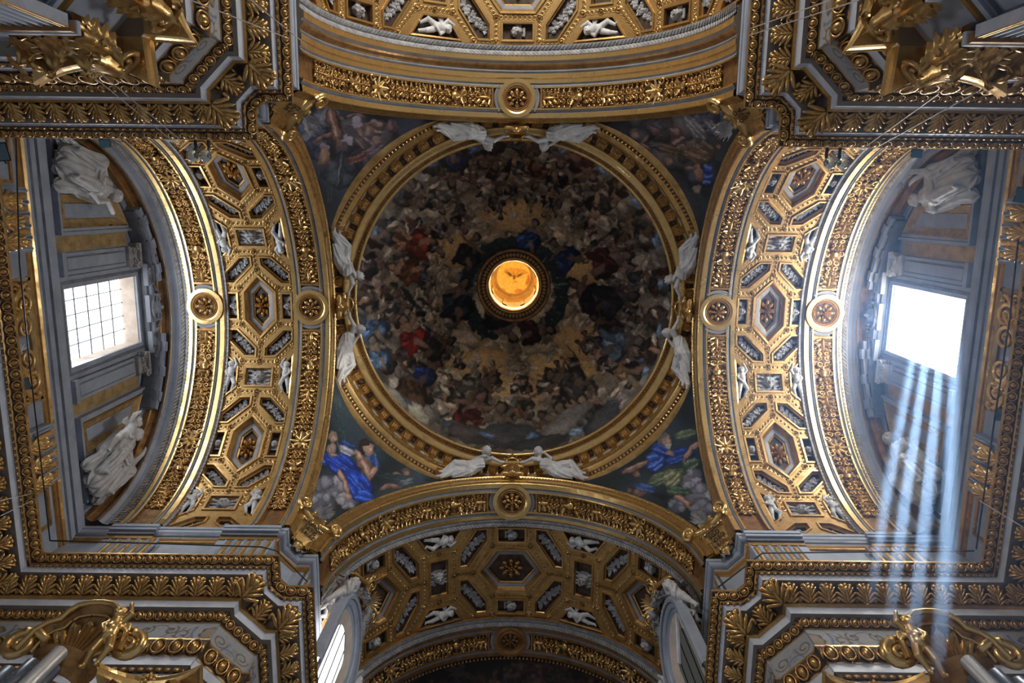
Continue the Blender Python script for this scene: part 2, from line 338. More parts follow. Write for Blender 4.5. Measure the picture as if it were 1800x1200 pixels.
def saint_mesh(v):   # seated figure in relief: y up, z towards the viewer, about 3 m high
    P = head((.08 if v else -.1, 2.62, .55), .21, (.5 if v else -.4, -.2, 1), (0, 1, 0)) + [('c', (0, 2.2, .4), (.03, 2.45, .47), .12, .1), ('c', (0, 1.2, .35), (0, 2.1, .4), .36, .33, .02), ('e', (0, 2.05, .38), (.46, .24, .26), .02), ('c', (-.2, 1.05, .45), (-.42, 1.0, 1.0), .3, .23, .03), ('c', (.2, 1.05, .45), (.45, 1.15, .95), .3, .23, .03), ('c', (-.42, 1.0, 1.0), (-.38, .15, .8), .22, .17, .03), ('c', (.45, 1.15, .95), (.4, .15, .75), .22, .17, .03), ('c', (-.1, .95, .6), (-.15, .05, .5), .3, .34, .04), ('c', (.15, .95, .6), (.2, .1, .5), .28, .32, .04), ('c', (-.5, .9, .5), (-.66, .1, .35), .16, .2, .04), ('c', (.55, .95, .45), (.72, .1, .3), .16, .2, .04), ('c', (-.5, 1.05, .95), (.5, 1.25, .85), .16, .14, .035), ('c', (-.38, 2.05, .4), (.3, 1.2, .72), .13, .17, .03), ('c', (-.42, 2.0, .3), (-.55, 1.0, .3), .17, .2, .035), ('c', (.42, 2.0, .3), (.58, .95, .25), .15, .2, .035),
         ('c', (-.38, .1, .85), (-.4, .05, 1.05), .09, .06), ('c', (.4, .1, .8), (.42, .05, 1.0), .09, .06), ('c', (-.42, 2.05, .42), (-.62, 1.6, .62), .15, .12, .01), ('c', (-.62, 1.6, .62), (-.25, 1.45, .9), .11, .075), ('c', (.42, 2.05, .42), (.72, 1.75 if v else 1.6, .6), .15, .12, .01), ('c', (.72, 1.75 if v else 1.6, .6), (.6, 2.2 if v else 1.35, .85), .11, .075)] + hand((-.25, 1.45, .9), (1, 0, .3), .058) + hand((.6, 2.2 if v else 1.35, .85), (-.3, 1 if v else -.5, .2), .058)
    return sdf_mesh('saint', P, .027, WHITE, .045)
SAINT_ME = [saint_mesh(0), saint_mesh(1)]
CARTO_ME = sdf_mesh('cartouche_shield', [('e', (0, 0, 0), (.62, .72, .12)), ('c', (-.52, .62, .05), (-.2, .5, .08), .13, .12), ('c', (.52, .62, .05), (.2, .5, .08), .13, .12), ('c', (-.62, -.45, .08), (-.42, -.5, .12), .14, .1), ('c', (.62, -.45, .08), (.42, -.5, .12), .14, .1), ball((-.66, .72, .1), .17), ball((.66, .72, .1), .17), ('c', (0, -.72, .05), (0, -.95, .05), .2, .1), ('c', (-.2, .75, .1), (.2, .75, .1), .1, .1), ('e', (-.68, .15, .1), (.16, .26, .1), 'sub'), ('e', (.68, .15, .1), (.16, .26, .1), 'sub')], .025, GOLDB, .06)
TUFT = MB()
for k in range(9):
    TUFT.merge(leaf(.42, .2, .16, 1.1, 3, 7, 5), Matrix.Rotation(-1.4 + 2.8 * k / 8, 4, 'Z') @ Matrix.Rotation(.5 - .12 * (k % 3), 4, 'X'))
TUFT_ME = TUFT.mesh('leaf_tuft', STONE, True)
CREST_ME = sdf_mesh('crest_shield', [('e', (0, .05, .1), (.26, .34, .14)), ('c', (-.3, .28, .12), (-.12, .34, .16), .07, .07), ('c', (.3, .28, .12), (.12, .34, .16), .07, .07), ('c', (-.28, -.25, .1), (.28, -.25, .1), .08, .08), ball((0, -.3, .16), .1)], .02, GOLD, .04)
CROWN = MB().merge(MB().lathe([(.24, 0), (.27, .02), (.27, .1), (.24, .12), (.24, .0)], 18, 0, M=Matrix.Rotation(-PI / 2, 4, 'X')))
for k in range(7):
    a = -PI / 2 + PI * k / 6; CROWN.merge(star_flower(.085, 5), Matrix.Translation((.27 * math.sin(a), .24 + .04 * math.cos(2 * a), .27 * math.cos(a))))
    CROWN.tube([(.26 * math.sin(a), .1, .26 * math.cos(a)), (.27 * math.sin(a), .22, .27 * math.cos(a))], .03, 5)
CROWN_ME = CROWN.mesh('star_crown', GOLDB, True)
def mod_leaf():   # carved acanthus bracket: y runs from the root forwards and up, z down towards the viewer
    b = MB(); b.merge(MB().box((0, .2, -.02), (.11, .38, .08)))
    def frond(x, y, z, an, l, w, lift):
        b.merge(dome(w, l, .05, 7, 3), Matrix.Translation((x, y, z)) @ Matrix.Rotation(an, 4, 'Z') @ Matrix.Rotation(lift, 4, 'X') @ Matrix.Translation((0, l * .8, 0)))
    for k, (y, l, a) in enumerate(((-.02, .13, 1.0), (.04, .14, .78), (.11, .14, .55), (.19, .12, .36))):
        for s in (-1, 1): frond(s * .03, y, .03 + .025 * k, -s * a, l, .034, .18)
    frond(0, .0, .05, 0, .19, .036, .15); frond(0, .2, .1, 0, .09, .05, .2)
    for s in (-1, 0, 1): b.merge(dome(.055, .055, .075, 7, 4), Matrix.Translation((s * .095, .37 - .02 * abs(s), .09)))
    for s in (-1, 1): b.merge(dome(.03, .07, .05, 6, 3), Matrix.Translation((s * .21, .06, .0)))
    return b
MOD_ME = mod_leaf().mesh('modillion', GOLD, True); MODD_ME = mod_leaf().mesh('modillion', BROWN, True)
EGG = {}
for key, (w, h, d, m) in {'top': (.285, .235, .07, BROWN), 'mid': (.255, .245, .06, BROWN), 'low': (.42, .42, .11, BROWN), 'small': (.26, .2, .06, DGOLD), 'topg': (.285, .235, .07, BRONZE), 'midg': (.255, .245, .06, BRONZE), 'lowg': (.42, .42, .11, BRONZE), 'smallg': (.26, .2, .06, BROWN)}.items(): EGG[key] = egg_dart(w, h, d).mesh('egg', m, True)
FLUTE = MB(); f_ = [(.075, -.55)] + [(.075, .3)] + [(.075 * math.cos(a), .3 + .09 * math.sin(a)) for a in np.linspace(.3, PI / 2, 4)]
FLUTE.merge(MB().lathe(f_, 10, 0, M=Matrix.Rotation(-PI / 2, 4, 'X') @ Matrix.Diagonal((1, -1, 1, 1)))); FLUTE.V = [(x, y, z * .6 + .02) for x, y, z in FLUTE.V]
for s in (-1, 1): FLUTE.box((s * .13, -.1, .02), (.05, 1.05, .08), 1)
FLUTE_ME = FLUTE.mesh('flute', [GOLDB, GREY], True)
LB = mod_leaf(); LB.V = [(x * 1.5, y * 2.0, z * 1.8) for x, y, z in LB.V]; LEAFBIG_ME = LB.mesh('gilded_leaf', GOLDB, True)
BS = MB().merge(spiral(0, .1, .36, 1.6, -PI / 2, .085, 1, 26, .1)); BS.merge(spiral(.42, -.22, .2, 1.4, PI / 2, .065, -1, 18, .1)); BS.tube([(.0, -.26, .1), (.2, -.3, .12), (.42, -.05, .12), (.55, .2, .1), (.5, .42, .1)], [.07, .09, .09, .07, .04], 7)
for q in ((.42, .3), (-.1, -.38), (.0, .1)): BS.merge(dome(.09, .09, .1, 8, 4), Matrix.Translation((*q, .1)))
BIGSCROLL_ME = BS.mesh('scroll', GOLDB, True)
# fluted pilaster shaft and capital (x along the wall, y up, z out of the wall)
pr = [(-.60, -.2), (-.60, .0), (-.50, .0)]; n_ = 6; w_ = 1.0 / n_
mi_ = [1, 1]
for k in range(n_):
    x = -.5 + w_ * k
    for j in range(5): a = PI * j / 4; pr.append((x + w_ * (.5 - .38 * math.cos(a)), -.09 * math.sin(a) * (1 if 0 < j < 4 else 0))); mi_.append(0)
pr += [(.5, 0), (.60, .0), (.60, -.2)]; mi_ += [0, 1, 1]
SH = MB().grid(np.array([[(x, y, z) for x, z in pr] for y in (6.5, 12.35)]).transpose(1, 0, 2), mi_)
SH.box((0, 12.42, -.02), (1.24, .14, .16), 2).box((-.515, 9.4, .005), (.03, 5.9, .02), 3).box((.515, 9.4, .005), (.03, 5.9, .02), 3).box((-.588, 9.4, .005), (.028, 5.9, .02), 3).box((.588, 9.4, .005), (.028, 5.9, .02), 3).box((0, 12.55, -.03), (1.3, .10, .22), 1)
SHAFT_ME = SH.mesh('shaft', [MARBLE, PALE, BROWN, GOLDB])
CB = MB().grid(np.array([[(x * w, y, z + d) for x, z in ((-1, -.3), (-1, 0), (1, 0), (1, -.3))] for y, w, d in ((12.6, .52, 0), (13.1, .54, .03), (13.6, .58, .08), (13.95, .66, .14))]), 0); CAPBELL_ME = CB.mesh('capital', BROWN)
def abacus():
    b = MB(); rows = []
    for y, k in ((13.92, .0), (13.98, .03), (14.08, .05), (14.12, .0), (14.2, .07), (14.21, .07)):
        row = [(-1.0 - k, y, -.2)]
        for i in range(13):
            x = -1 + 2 * i / 12; row.append((x * (1.06 + k), y, .62 - .34 * (1 - x * x) + k * .6))
        rows.append(row + [(1.0 + k, y, -.2)])
    b.grid(rows, 0); b.add(rows[0], [tuple(range(len(rows[0])))], 0); return b
ABACUS_ME = abacus().mesh('abacus', GOLDB)
CAPLEAF_ME = leaf(.62, .44, .10, 2.1, 5, 24, 11).mesh('acanthus_leaf', GOLD, True)
CAPLEAVES = [(-.42, 12.62, .06, 1., -.25, .12), (0, 12.62, .1, 1., 0, .12), (.42, 12.62, .06, 1., .25, .12), (-.62, 12.62, -.05, 1., -.8, .12), (.62, 12.62, -.05, 1., .8, .12), (-.24, 12.72, .1, 1.45, -.12, .16), (.24, 12.72, .1, 1.45, .12, .16), (-.6, 12.72, .05, 1.5, -.7, .2), (.6, 12.72, .05, 1.5, .7, .2), (-.32, 13.3, .16, .8, -.3, .35), (.32, 13.3, .16, .8, .3, .35)]
VO = MB().merge(spiral(.0, 0, .24, 1.6, PI * .9, .06, -1, 22, .0)).merge(leaf(.5, .24, .1, 1.2, 3, 8, 5), Matrix.Translation((-.1, -.55, .05)))
VOLUTE_ME = VO.mesh('volute', GOLD, True); FLEUR_ME = rosette(.2, 7).mesh('fleuron', GOLDB, True)
CSC_ME = MB().merge(spiral(0, 0, .26, 1.5, -PI / 2, .10, 1, 22, .05)).mesh('scroll', GOLDB, True)
DIMPANE = emis('dim_pane', (.30, .31, .28), .12)

def text_mesh(w, size, m):
    cu = bpy.data.curves.new('lettering', 'FONT'); cu.body = w; cu.size = size; cu.align_x = 'CENTER'; cu.extrude = .012; cu.resolution_u = 3
    o = bpy.data.objects.new('lettering_tmp', cu); COL.objects.link(o); dg = bpy.context.evaluated_depsgraph_get(); me = bpy.data.meshes.new_from_object(o.evaluated_get(dg))
    bpy.data.objects.remove(o); me.name = 'lettering'; me.materials.clear(); me.materials.append(m); return me
# ------------------------------------------------------------------ the four arms and their arches
ZC, RA = 21.27, 6.08
ARM = {'left': (0, -1), 'right': (0, 1), 'top': (1, -1), 'bottom': (1, 1)}
WHERE = {'left': 'left-hand', 'right': 'right-hand', 'top': 'upper', 'bottom': 'lower'}
def amap(arm, s, th, r):
    ax, sg = ARM[arm]; q = r * math.sin(th); z = ZC + r * math.cos(th)
    return (sg * s, q, z) if ax == 0 else (q, sg * s, z)
def aframe(arm, s, th, r, sc=1., rot=0.):
    ax, sg = ARM[arm]; o = amap(arm, s, th, r); c, d = math.cos(th), math.sin(th)
    es = Vector((sg, 0, 0)) if ax == 0 else Vector((0, sg, 0))
    et = Vector((0, c, -d)) if ax == 0 else Vector((c, 0, -d))
    en = Vector((0, -d, -c)) if ax == 0 else Vector((-d, 0, -c))
    m = frame(o, es, et, en)
    if rot: m = m @ Matrix.Rotation(rot, 4, 'Z')
    if sc != 1.: m = m @ (Matrix.Diagonal((*sc, 1)) if hasattr(sc, '__len__') else Matrix.Scale(sc, 4))
    return m
def asweep(arm, prof, mi, th0, th1, n=64):
    T = np.linspace(th0, th1, n + 1)
    return MB().grid(np.array([[amap(arm, s, t, r) for t in T] for s, r in prof]), mi)
TM = 1.55
LAUREL = MB()
for k in range(5):
    for sx in (-1, 1):
        LAUREL.merge(leaf(.26, .11, .05, .3, 1, 5, 4), Matrix.Translation((sx * .05, -.13 + .035 * k, .02 + .01 * k)) @ Matrix.Rotation(-sx * .5, 4, 'Z'))
LAUREL_ME = LAUREL.mesh('laurel_tuft', STONE, True)
BEAD = MB().merge(dome(.06, .085, .055, 6, 3)); BEAD.merge(dome(.025, .035, .03, 5, 2), Matrix.Translation((0, .1, 0)))
# gilded candelabra relief of the arch panels: a scroll unit, a vase unit, a bud unit and the big star flower
SCROLL = MB()
for s in (-1, 1):
    for y, r, tn, d in ((.19, .105, 1.35, 1), (-.02, .095, 1.25, -1), (-.21, .085, 1.25, 1)):
        SCROLL.merge(spiral(s * .125, y, r, tn, PI / 2 * d, .03, s * d, 13, .05)); SCROLL.merge(dome(.03, .03, .09, 6, 3), Matrix.Translation((s * .125, y, .03))); SCROLL.merge(leaf(.15, .1, .06, .9, 1, 5, 4), Matrix.Translation((s * .2, y - .02, .03)) @ Matrix.Rotation(-s * 1.1, 4, 'Z'))
    for k in range(5): SCROLL.merge(dome(.032, .04, .06, 6, 3), Matrix.Translation((s * (.27 + .02 * (k % 2)), -.24 + .12 * k, .02)))
for k in range(4): SCROLL.merge(dome(.05 - .006 * k, .07, .1, 7, 3), Matrix.Translation((0, -.24 + .15 * k, .03)))
SCROLL_ME = SCROLL.mesh('scroll_relief', GOLD, True)
VASE = MB().merge(MB().lathe([(.02, -.3), (.1, -.28), (.05, -.2), (.13, -.1), (.16, 0), (.11, .08), (.15, .12)], 12, 0, M=Matrix.Rotation(-PI / 2, 4, 'X')))
for s in (-1, 1):
    VASE.merge(spiral(s * .2, -.02, .09, 1.1, PI * .5, .028, -s, 12, .04)); VASE.merge(leaf(.3, .14, .1, 1., 3, 7, 5), Matrix.Translation((s * .05, .12, .05)) @ Matrix.Rotation(-s * .6, 4, 'Z'))
    VASE.merge(leaf(.22, .12, .08, 1., 3, 7, 5), Matrix.Translation((s * .06, -.24, .05)) @ Matrix.Rotation(-s * 1.9, 4, 'Z'))
VASE.merge(dome(.07, .09, .12, 8, 4), Matrix.Translation((0, .2, .06)))
VASE_ME = VASE.mesh('vase_relief', GOLD, True)
BUD = MB()
for s in (-1, 1):
    for k in range(3): BUD.merge(leaf(.27, .13, .08, 1., 3, 7, 5), Matrix.Translation((s * .03, -.22 + .16 * k, .04)) @ Matrix.Rotation(-s * (1.2 - .25 * k), 4, 'Z'))
    for k in range(4): BUD.merge(dome(.035, .035, .05, 6, 3), Matrix.Translation((s * (.12 + .04 * (k % 2)), -.2 + .14 * k, .03)))
BUD.merge(dome(.07, .3, .12, 8, 4))
for s in (-1, 1):
    for k in range(4): BUD.merge(spiral(s * .23, -.2 + .14 * k, .06, 1.1, k, .024, s, 9, .04)); VASE.merge(dome(.035, .035, .06, 6, 3), Matrix.Translation((s * .27, -.22 + .15 * k, .02)))
VASE_ME = VASE.mesh('vase_relief', GOLD, True)
BUD_ME = BUD.mesh('foliage_relief', GOLD, True)
STAR = star_flower(.4, 8)
for s in (-1, 1):
    for t in (-1, 1): STAR.merge(spiral(s * .26, t * .3, .12, 1.1, -t * PI / 2, .04, -s * t, 12, .08))
STAR_ME = STAR.mesh('star_flower_relief', GOLDB, True)
ROS_ME = rosette(.40, 8).mesh('rosette', GOLD, True)
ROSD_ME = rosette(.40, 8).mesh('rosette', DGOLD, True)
def rib(arm, s0, s1, name, label, near, dark=False):
    w = s1 - s0; rt = root(name, label, 'arch', amap(arm, (s0 + s1) / 2, 0, RA))
    P = [(0, 0, 0), (.115, 0, 0), (.12, .03, 1), (.15, .055, 1), (.165, .015, 1), (.20, .01, 1), (.205, -.03, 0), (.245, -.03, 0), (.25, .03, 2), (.275, .075, 3)]
    P = P + [(1 - a, b, 0) for a, b, c in P[::-1]]; mi = [0, 1, 1, 1, 1, 0, 0, 2, 3, 3, 3, 2, 0, 0, 1, 1, 1, 1, 0]
    prof = [(s0 + a * w, RA + b) for a, b, c in P]
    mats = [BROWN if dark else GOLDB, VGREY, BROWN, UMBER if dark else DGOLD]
    put('soffit', asweep(arm, prof, mi, -TM, TM, 72).mesh('soffit', mats), rt)
    if near:      # archivolt turned to the crossing: smooth gilded mouldings and an outer bead course
        ap = [(s0, RA), (s0 - .03, RA + .02), (s0 - .03, RA + .09), (s0 + .01, RA + .1), (s0 - .06, RA + .2), (s0 - .12, RA + .3), (s0 - .12, RA + .36), (s0 - .07, RA + .37), (s0 - .07, RA + .47), (s0 - .13, RA + .48), (s0 - .13, RA + .53), (s0 + .3, RA + .56)]
        put('archivolt', asweep(arm, ap, [0, 0, 0, 1, 1, 0, 0, 2, 0, 0, 0], -TM, TM, 72).mesh('archivolt', [GOLDB, GOLD, UMBER], True), rt)
        b = MB(); N = 170
        for k in range(N):
            th = -TM + 2 * TM * (k + .5) / N; ax, sg = ARM[arm]; f = aframe(arm, s0 - .075, th, RA + .42)
            en = Vector((-sg, 0, 0)) if ax == 0 else Vector((0, -sg, 0)); o = f.translation
            t = f.col[1].to_3d(); n = f.col[2].to_3d(); b.merge(BEAD, frame(o, n, t, en, (.72, .62, 1.)))
        put('bead_course', b.mesh('bead_course', GOLD, True), rt, kind='stuff')
    else:
        r0 = MB(); r0.merge(asweep(arm, [(s0 + .02, RA), (s0 - .02, RA + .05), (s0 - .02, RA + .6)], [0, 1], -TM, TM, 72))
        put('edge_step', r0.mesh('edge_step', [BROWN, VGREY]), rt)
    # crown medallion
    sm = (s0 + s1) / 2; R = w * .5
    md = MB()
    for q in (-1, 1): md.lathe([(R * 1.22, -.06), (R * 1.20, .02), (R * 1.12, .03), (R * 1.08, .0), (R * 1.02, .02), (R, .0)], 14, 1, q * PI / 2 - .62, q * PI / 2 + .62)
    md.merge(MB().lathe([(R, .0), (R, .05), (R * .80, .055), (R * .70, .02)], 40, 0)); md.merge(MB().lathe([(R * .70, .02), (R * .66, .05), (R * .60, .01), (R * .56, .04), (R * .50, -.04)], 40, 2)); md.merge(MB().lathe([(R * .50, -.04), (.001, -.06)], 32, 3))
    f = aframe(arm, sm, 0, RA - .035)
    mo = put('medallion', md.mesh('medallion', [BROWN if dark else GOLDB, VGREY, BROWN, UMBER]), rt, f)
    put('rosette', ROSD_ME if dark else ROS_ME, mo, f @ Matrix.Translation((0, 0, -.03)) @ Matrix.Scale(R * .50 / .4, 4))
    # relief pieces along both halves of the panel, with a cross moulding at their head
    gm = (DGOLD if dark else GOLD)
    for sg in (-1, 1):
        th = (R * 1.30) / RA; f = aframe(arm, sm, sg * th, RA + .02)
        put('panel_head', MB().box((0, 0, 0), (w * .56, .07, .1), 0).mesh('panel_head', BROWN), rt, f)
        seq = ['b', 's', 'v', 's', 'b', 's', 's', '*', 's', 'v', 's', 'b', 's']; t = R * 1.30 + .32
        for k, c in enumerate(seq):
            ln = {'b': .54, 's': .55, 'v': .56, '*': .9}[c]; th = (t + ln * .5 - .3) / RA; t += ln
            if th > TM - .02: break
            me = {'b': BUD_ME, 's': SCROLL_ME, 'v': VASE_ME, '*': STAR_ME}[c]
            put({'b': 'foliage_relief', 's': 'scroll_relief', 'v': 'vase_relief', '*': 'star_flower_relief'}[c], me, rt, aframe(arm, sm, sg * th, RA + .06, (w / 1.36 * (1.16 if c != '*' else 1.15), sg * 1.02, 1.15)))
    return rt
# ------------------------------------------------------------------ coffered barrel vaults
def poly_inset(P, d):
    n = len(P); A = sum(P[i][0] * P[(i + 1) % n][1] - P[(i + 1) % n][0] * P[i][1] for i in range(n)); sg = 1 if A > 0 else -1; L = []
    for i in range(n):
        a, b = np.array(P[i]), np.array(P[(i + 1) % n]); e = (b - a) / (np.linalg.norm(b - a) + 1e-9); L.append((a + sg * d * np.array([-e[1], e[0]]), e))
    out = []
    for i in range(n):
        (p, e), (q, g) = L[i - 1], L[i]; c = e[0] * g[1] - e[1] * g[0]
        out.append(tuple(p + e * (((q - p)[0] * g[1] - (q - p)[1] * g[0]) / c)) if abs(c) > 1e-6 else tuple(q))
    return out
def dens(P, step=.35):
    out = []
    for i in range(len(P)):
        a, b = np.array(P[i]), np.array(P[(i + 1) % len(P)]); m = max(1, int(np.linalg.norm(b - a) / step))
        out += [tuple(a + (b - a) * j / m) for j in range(m)]
    return out
RV = 6.25
RING_ME = None
def vault(arm, s0, s1, T, label, far_hidden=False):
    Wd = s1 - s0; sm = (s0 + s1) / 2; ks = Wd / 2.56; kt = T / 2.72
    rt = root('barrel_vault', label, 'vault', amap(arm, sm, 0, RV)); cof = []
    def add(kind, pts, t0): cof.append((kind, [(x * ks, y * kt + t0) for x, y in pts], t0))
    hexa = [(0, 1.22), (-.60, .56), (-.60, -.56), (0, -1.22), (.60, -.56), (.60, .56)]
    diag = [(.15, 1.95), (.15, 1.60), (.86, .88), (1.2, .88), (1.2, 1.30), (.58, 1.93)]
    TT = T / kt
    for j in range(-2, 3):
        t0 = 2 * T * j
        if abs(t0) > 12.5: continue
        add('hex', hexa, t0)
        for sx in (-1, 1):
            add('side', [(sx * .80, .53), (sx * .80, -.53), (sx * 1.2, -.53), (sx * 1.2, .53)], t0)
            for sy in (-1, 1): add('diag', [(sx * x, sy * y) for x, y in diag], t0)
    for j in range(-2, 2):
        t0 = T * (2 * j + 1)
        if abs(t0) > 12.5: continue
        add('square', [(-.52, .38), (-.52, -.38), (.52, -.38), (.52, .38)], t0)
        for sx in (-1, 1): add('putto', [(sx * .78, .42), (sx * .78, -.42), (sx * 1.24, -.86), (sx * 1.24, .86)], t0)
    tm = TM * RV
    cof = [c for c in cof if min(abs(t) for _, t in c[1]) < tm]
    # raised lattice between the coffers, cut out of the vault surface
    loops = [dens([(-Wd / 2, -16), (Wd / 2, -16), (Wd / 2, 16), (-Wd / 2, 16)])] + [dens(c[1]) for c in cof]
    flat = [p for l in loops for p in l]
    tri = tessellate_polygon([[Vector((*p, 0)) for p in l] for l in loops])
    def mp(p, dr=0.): return amap(arm, sm + p[0], max(-1.60, min(1.60, p[1] / RV)), RV + dr)
    put('lattice', MB().add([mp(p) for p in flat], [tuple(t) for t in tri], 0).mesh('lattice', LATT), rt)
    for kind, P, t0 in cof:
        b = MB(); n = len(P)
        steps = {'hex': [(-.03, 0, 0), (-.03, -.05, 0), (.05, -.05, 0), (.07, .03, 0), (.13, .08, 1), (.16, .16, 0), (.20, .16, 2), (.30, .17, 2), (.31, .22, 1), (.36, .25, 0), (.38, .32, 3)],
                 'diag': [(-.02, 0, 0), (-.02, -.05, 0), (.04, -.05, 0), (.06, .04, 1), (.09, .09, 0), (.12, .2, 3)],
                 'square': [(-.02, 0, 0), (-.02, -.05, 0), (.05, -.05, 0), (.07, .04, 1), (.1, .1, 0), (.12, .2, 3)],
                 'side': [(-.02, 0, 0), (-.02, -.05, 0), (.05, -.05, 0), (.07, .04, 1), (.09, .16, 3)],
                 'putto': [(-.02, 0, 0), (-.02, -.05, 0), (.04, -.05, 0), (.06, .04, 1), (.09, .18, 3)]}[kind]
        rows = []; mi = []
        for d, dr, m in steps: rows.append([mp(q, dr) for q in poly_inset(P, d * min(1, ks))]); mi.append(m)
        b.grid(rows, mi[1:], True); o = len(b.V); b.add(rows[-1], [tuple(range(n))], 3)
        c = (sum(x for x, _ in P) / n, sum(t for _, t in P) / n); th = c[1] / RV
        co_ = put('coffer', b.mesh('coffer', [GOLD, BROWN, VGREY, UMBER]), rt, Matrix.Translation(mp(c)))
        co_.data.transform(Matrix.Translation(mp(c)).inverted())
        if abs(th) > 1.56: continue
        far = .18
        if kind == 'hex': put('rosette', ROS_ME, co_, aframe(arm, sm + c[0], th, RV + .27, (.74 * min(ks, 1.4), 1.12 * kt, 1.15)))
        elif kind == 'diag':
            sx = 1 if c[0] > 0 else -1; sy = 1 if c[1] > t0 else -1
            put('fruit_cluster', FRUIT_ME, co_, aframe(arm, sm + c[0], th, RV + .18, (ks, kt, 1.), 0) @ Matrix.Rotation(sx * sy * math.radians(47), 4, 'Z'))
        elif kind == 'square': put('grotesque_mask', MASK_ME, co_, aframe(arm, sm + c[0], th, RV + .17, (ks, -1., 1.)) if ARM[arm][0] == 0 else aframe(arm, sm + c[0], th, RV + .17, (1., 1., 1.), PI / 2))
        elif kind == 'side':
            sx = 1 if c[0] > 0 else -1
            if ARM[arm][0] == 0: put('cherub_head', CHERUB_ME, co_, aframe(arm, sm + c[0], th, RV + .14, (.75, .75, .8), PI / 2 if abs(t0) < .1 else PI))
            else: put('cherub_head', CHERUB_ME, co_, aframe(arm, sm + c[0], th, RV + .14, (1., 1.05, 1.), PI if sx * ARM[arm][1] > 0 and arm == 'top' else 0))
        elif kind == 'putto':
            sx = 1 if c[0] > 0 else -1; sg = -1 if c[1] > 0 else 1
            put('putto', PUTTO_ME, co_, aframe(arm, sm + c[0], th, RV + .08, (sx * .92 * ks ** .6, sg * .92, .9)))
    # pearl and ring courses on the lattice
    b = MB(); one = ring_lathe(.055, .016, 8, 3); one.merge(dome(.035, .035, .035, 5, 2)); big = ring_lathe(.085, .022, 10, 4); big.merge(dome(.05, .05, .05, 6, 3))
    def course(a, c, t0):
        L = math.hypot((c[0] - a[0]) * ks, (c[1] - a[1]) * kt); m = max(2, int(round(L / .17)))
        for i in range(m + 1):
            x = a[0] + (c[0] - a[0]) * i / m; y = a[1] + (c[1] - a[1]) * i / m; t = y * kt + t0
            if abs(t / RV) > 1.55: continue
            b.merge(big if i in (0, m) else one, aframe(arm, sm + x * ks, t / RV, RV - .01, 1.2))
    for j in range(-2, 3):
        t0 = 2 * T * j
        if abs(t0) > tm + 1: continue
        for sx in (-1, 1):
            course((sx * .70, .70), (sx * .70, -.70), t0); 
            for sy in (-1, 1):
                course((0, sy * 1.42), (sx * .70, sy * .70), t0); course((sx * .70, sy * .70), (sx * 1.2, sy * .70), t0); course((sx * 1.22, sy * .70), (sx * 1.22, sy * 1.42), t0)
                course((0, sy * 1.42), (0, sy * 2.12), t0); course((sx * 1.22, sy * 1.44), (sx * .66, sy * 2.1), t0); course((0, sy * 2.14), (sx * .66, sy * 2.14), t0); course((sx * .66, sy * 2.14), (sx * .66, sy * 2.72), t0)
    put('pearl_course', b.mesh('pearl_course', GOLD, True), rt, kind='stuff')
    return rt
# ------------------------------------------------------------------ projections for the painted ceilings
def to_px(P):
    q = (np.asarray(P) - CAM) @ RR.T
    return np.stack([900 + FPX * q[:, 0] / q[:, 2], 600 + FPX * q[:, 1] / q[:, 2]], 1)
def lin(c): return np.clip(np.asarray(c, float), 0, 1) ** 2.2
def paint(UV, base, blobs, warp=0., desat=0.):
    C = base.copy(); U, Vv = UV[:, 0], UV[:, 1]
    if warp:      # hand-drawn unevenness of the outlines
        U, Vv = U + warp * (np.sin(Vv * .21 + 1.7 * np.sin(U * .11)) + .6 * np.sin(Vv * .47 + U * .19) + .35 * np.sin(U * .9 + 2 * np.sin(Vv * .6))), Vv + warp * (np.sin(U * .19 + 1.9 * np.sin(Vv * .13)) + .6 * np.sin(U * .43 - Vv * .23) + .35 * np.sin(Vv * .95 + 2 * np.sin(U * .55)))
    for (u, v, rx, ry, ang, col, sh, fold) in blobs:
        R = max(rx, ry) * 1.15; k = np.nonzero((abs(U - u) < R) & (abs(Vv - v) < R))[0]
        if not len(k): continue
        c, s = math.cos(ang), math.sin(ang); dx, dy = U[k] - u, Vv[k] - v
        x = (dx * c + dy * s) / rx; y = (-dx * s + dy * c) / ry
        ph = u * .37 + v * .23; a = np.arctan2(y, x)
        d = np.sqrt(x * x + y * y) * (1 + .10 * np.sin(3 * a + ph) + .06 * np.sin(7 * a + 2 * ph))
        al = np.clip((1.06 - d) / max(.16, 2.6 / min(rx, ry)), 0, 1); al = al * al * (3 - 2 * al)
        nz = np.sqrt(np.clip(1 - d * d, 0, 1)); lt = np.clip(.22 + .78 * nz + .30 * (-dy / R) - .14 * (dx / R), .10, 1.35)
        if fold: lt = lt * (1 + 1.5 * fold * np.sin(x * 5 + 2.2 * np.sin(y * 2.3 + ph) + ph) + .5 * fold * np.sin(11 * x + 4 * y))
        L = (1 - sh) + sh * lt
        C[k] = C[k] * (1 - al[:, None]) + np.clip(np.outer(L, col), 0, 1) * al[:, None]
    return C * (1 - desat) + desat * C.mean(1, keepdims=True)
def set_col(me, C):
    at = me.color_attributes.new('Col', 'FLOAT_COLOR', 'POINT')
    at.data.foreach_set('color', np.hstack([lin(C), np.ones((len(C), 1))]).astype(np.float32).ravel())
rnd = random.uniform
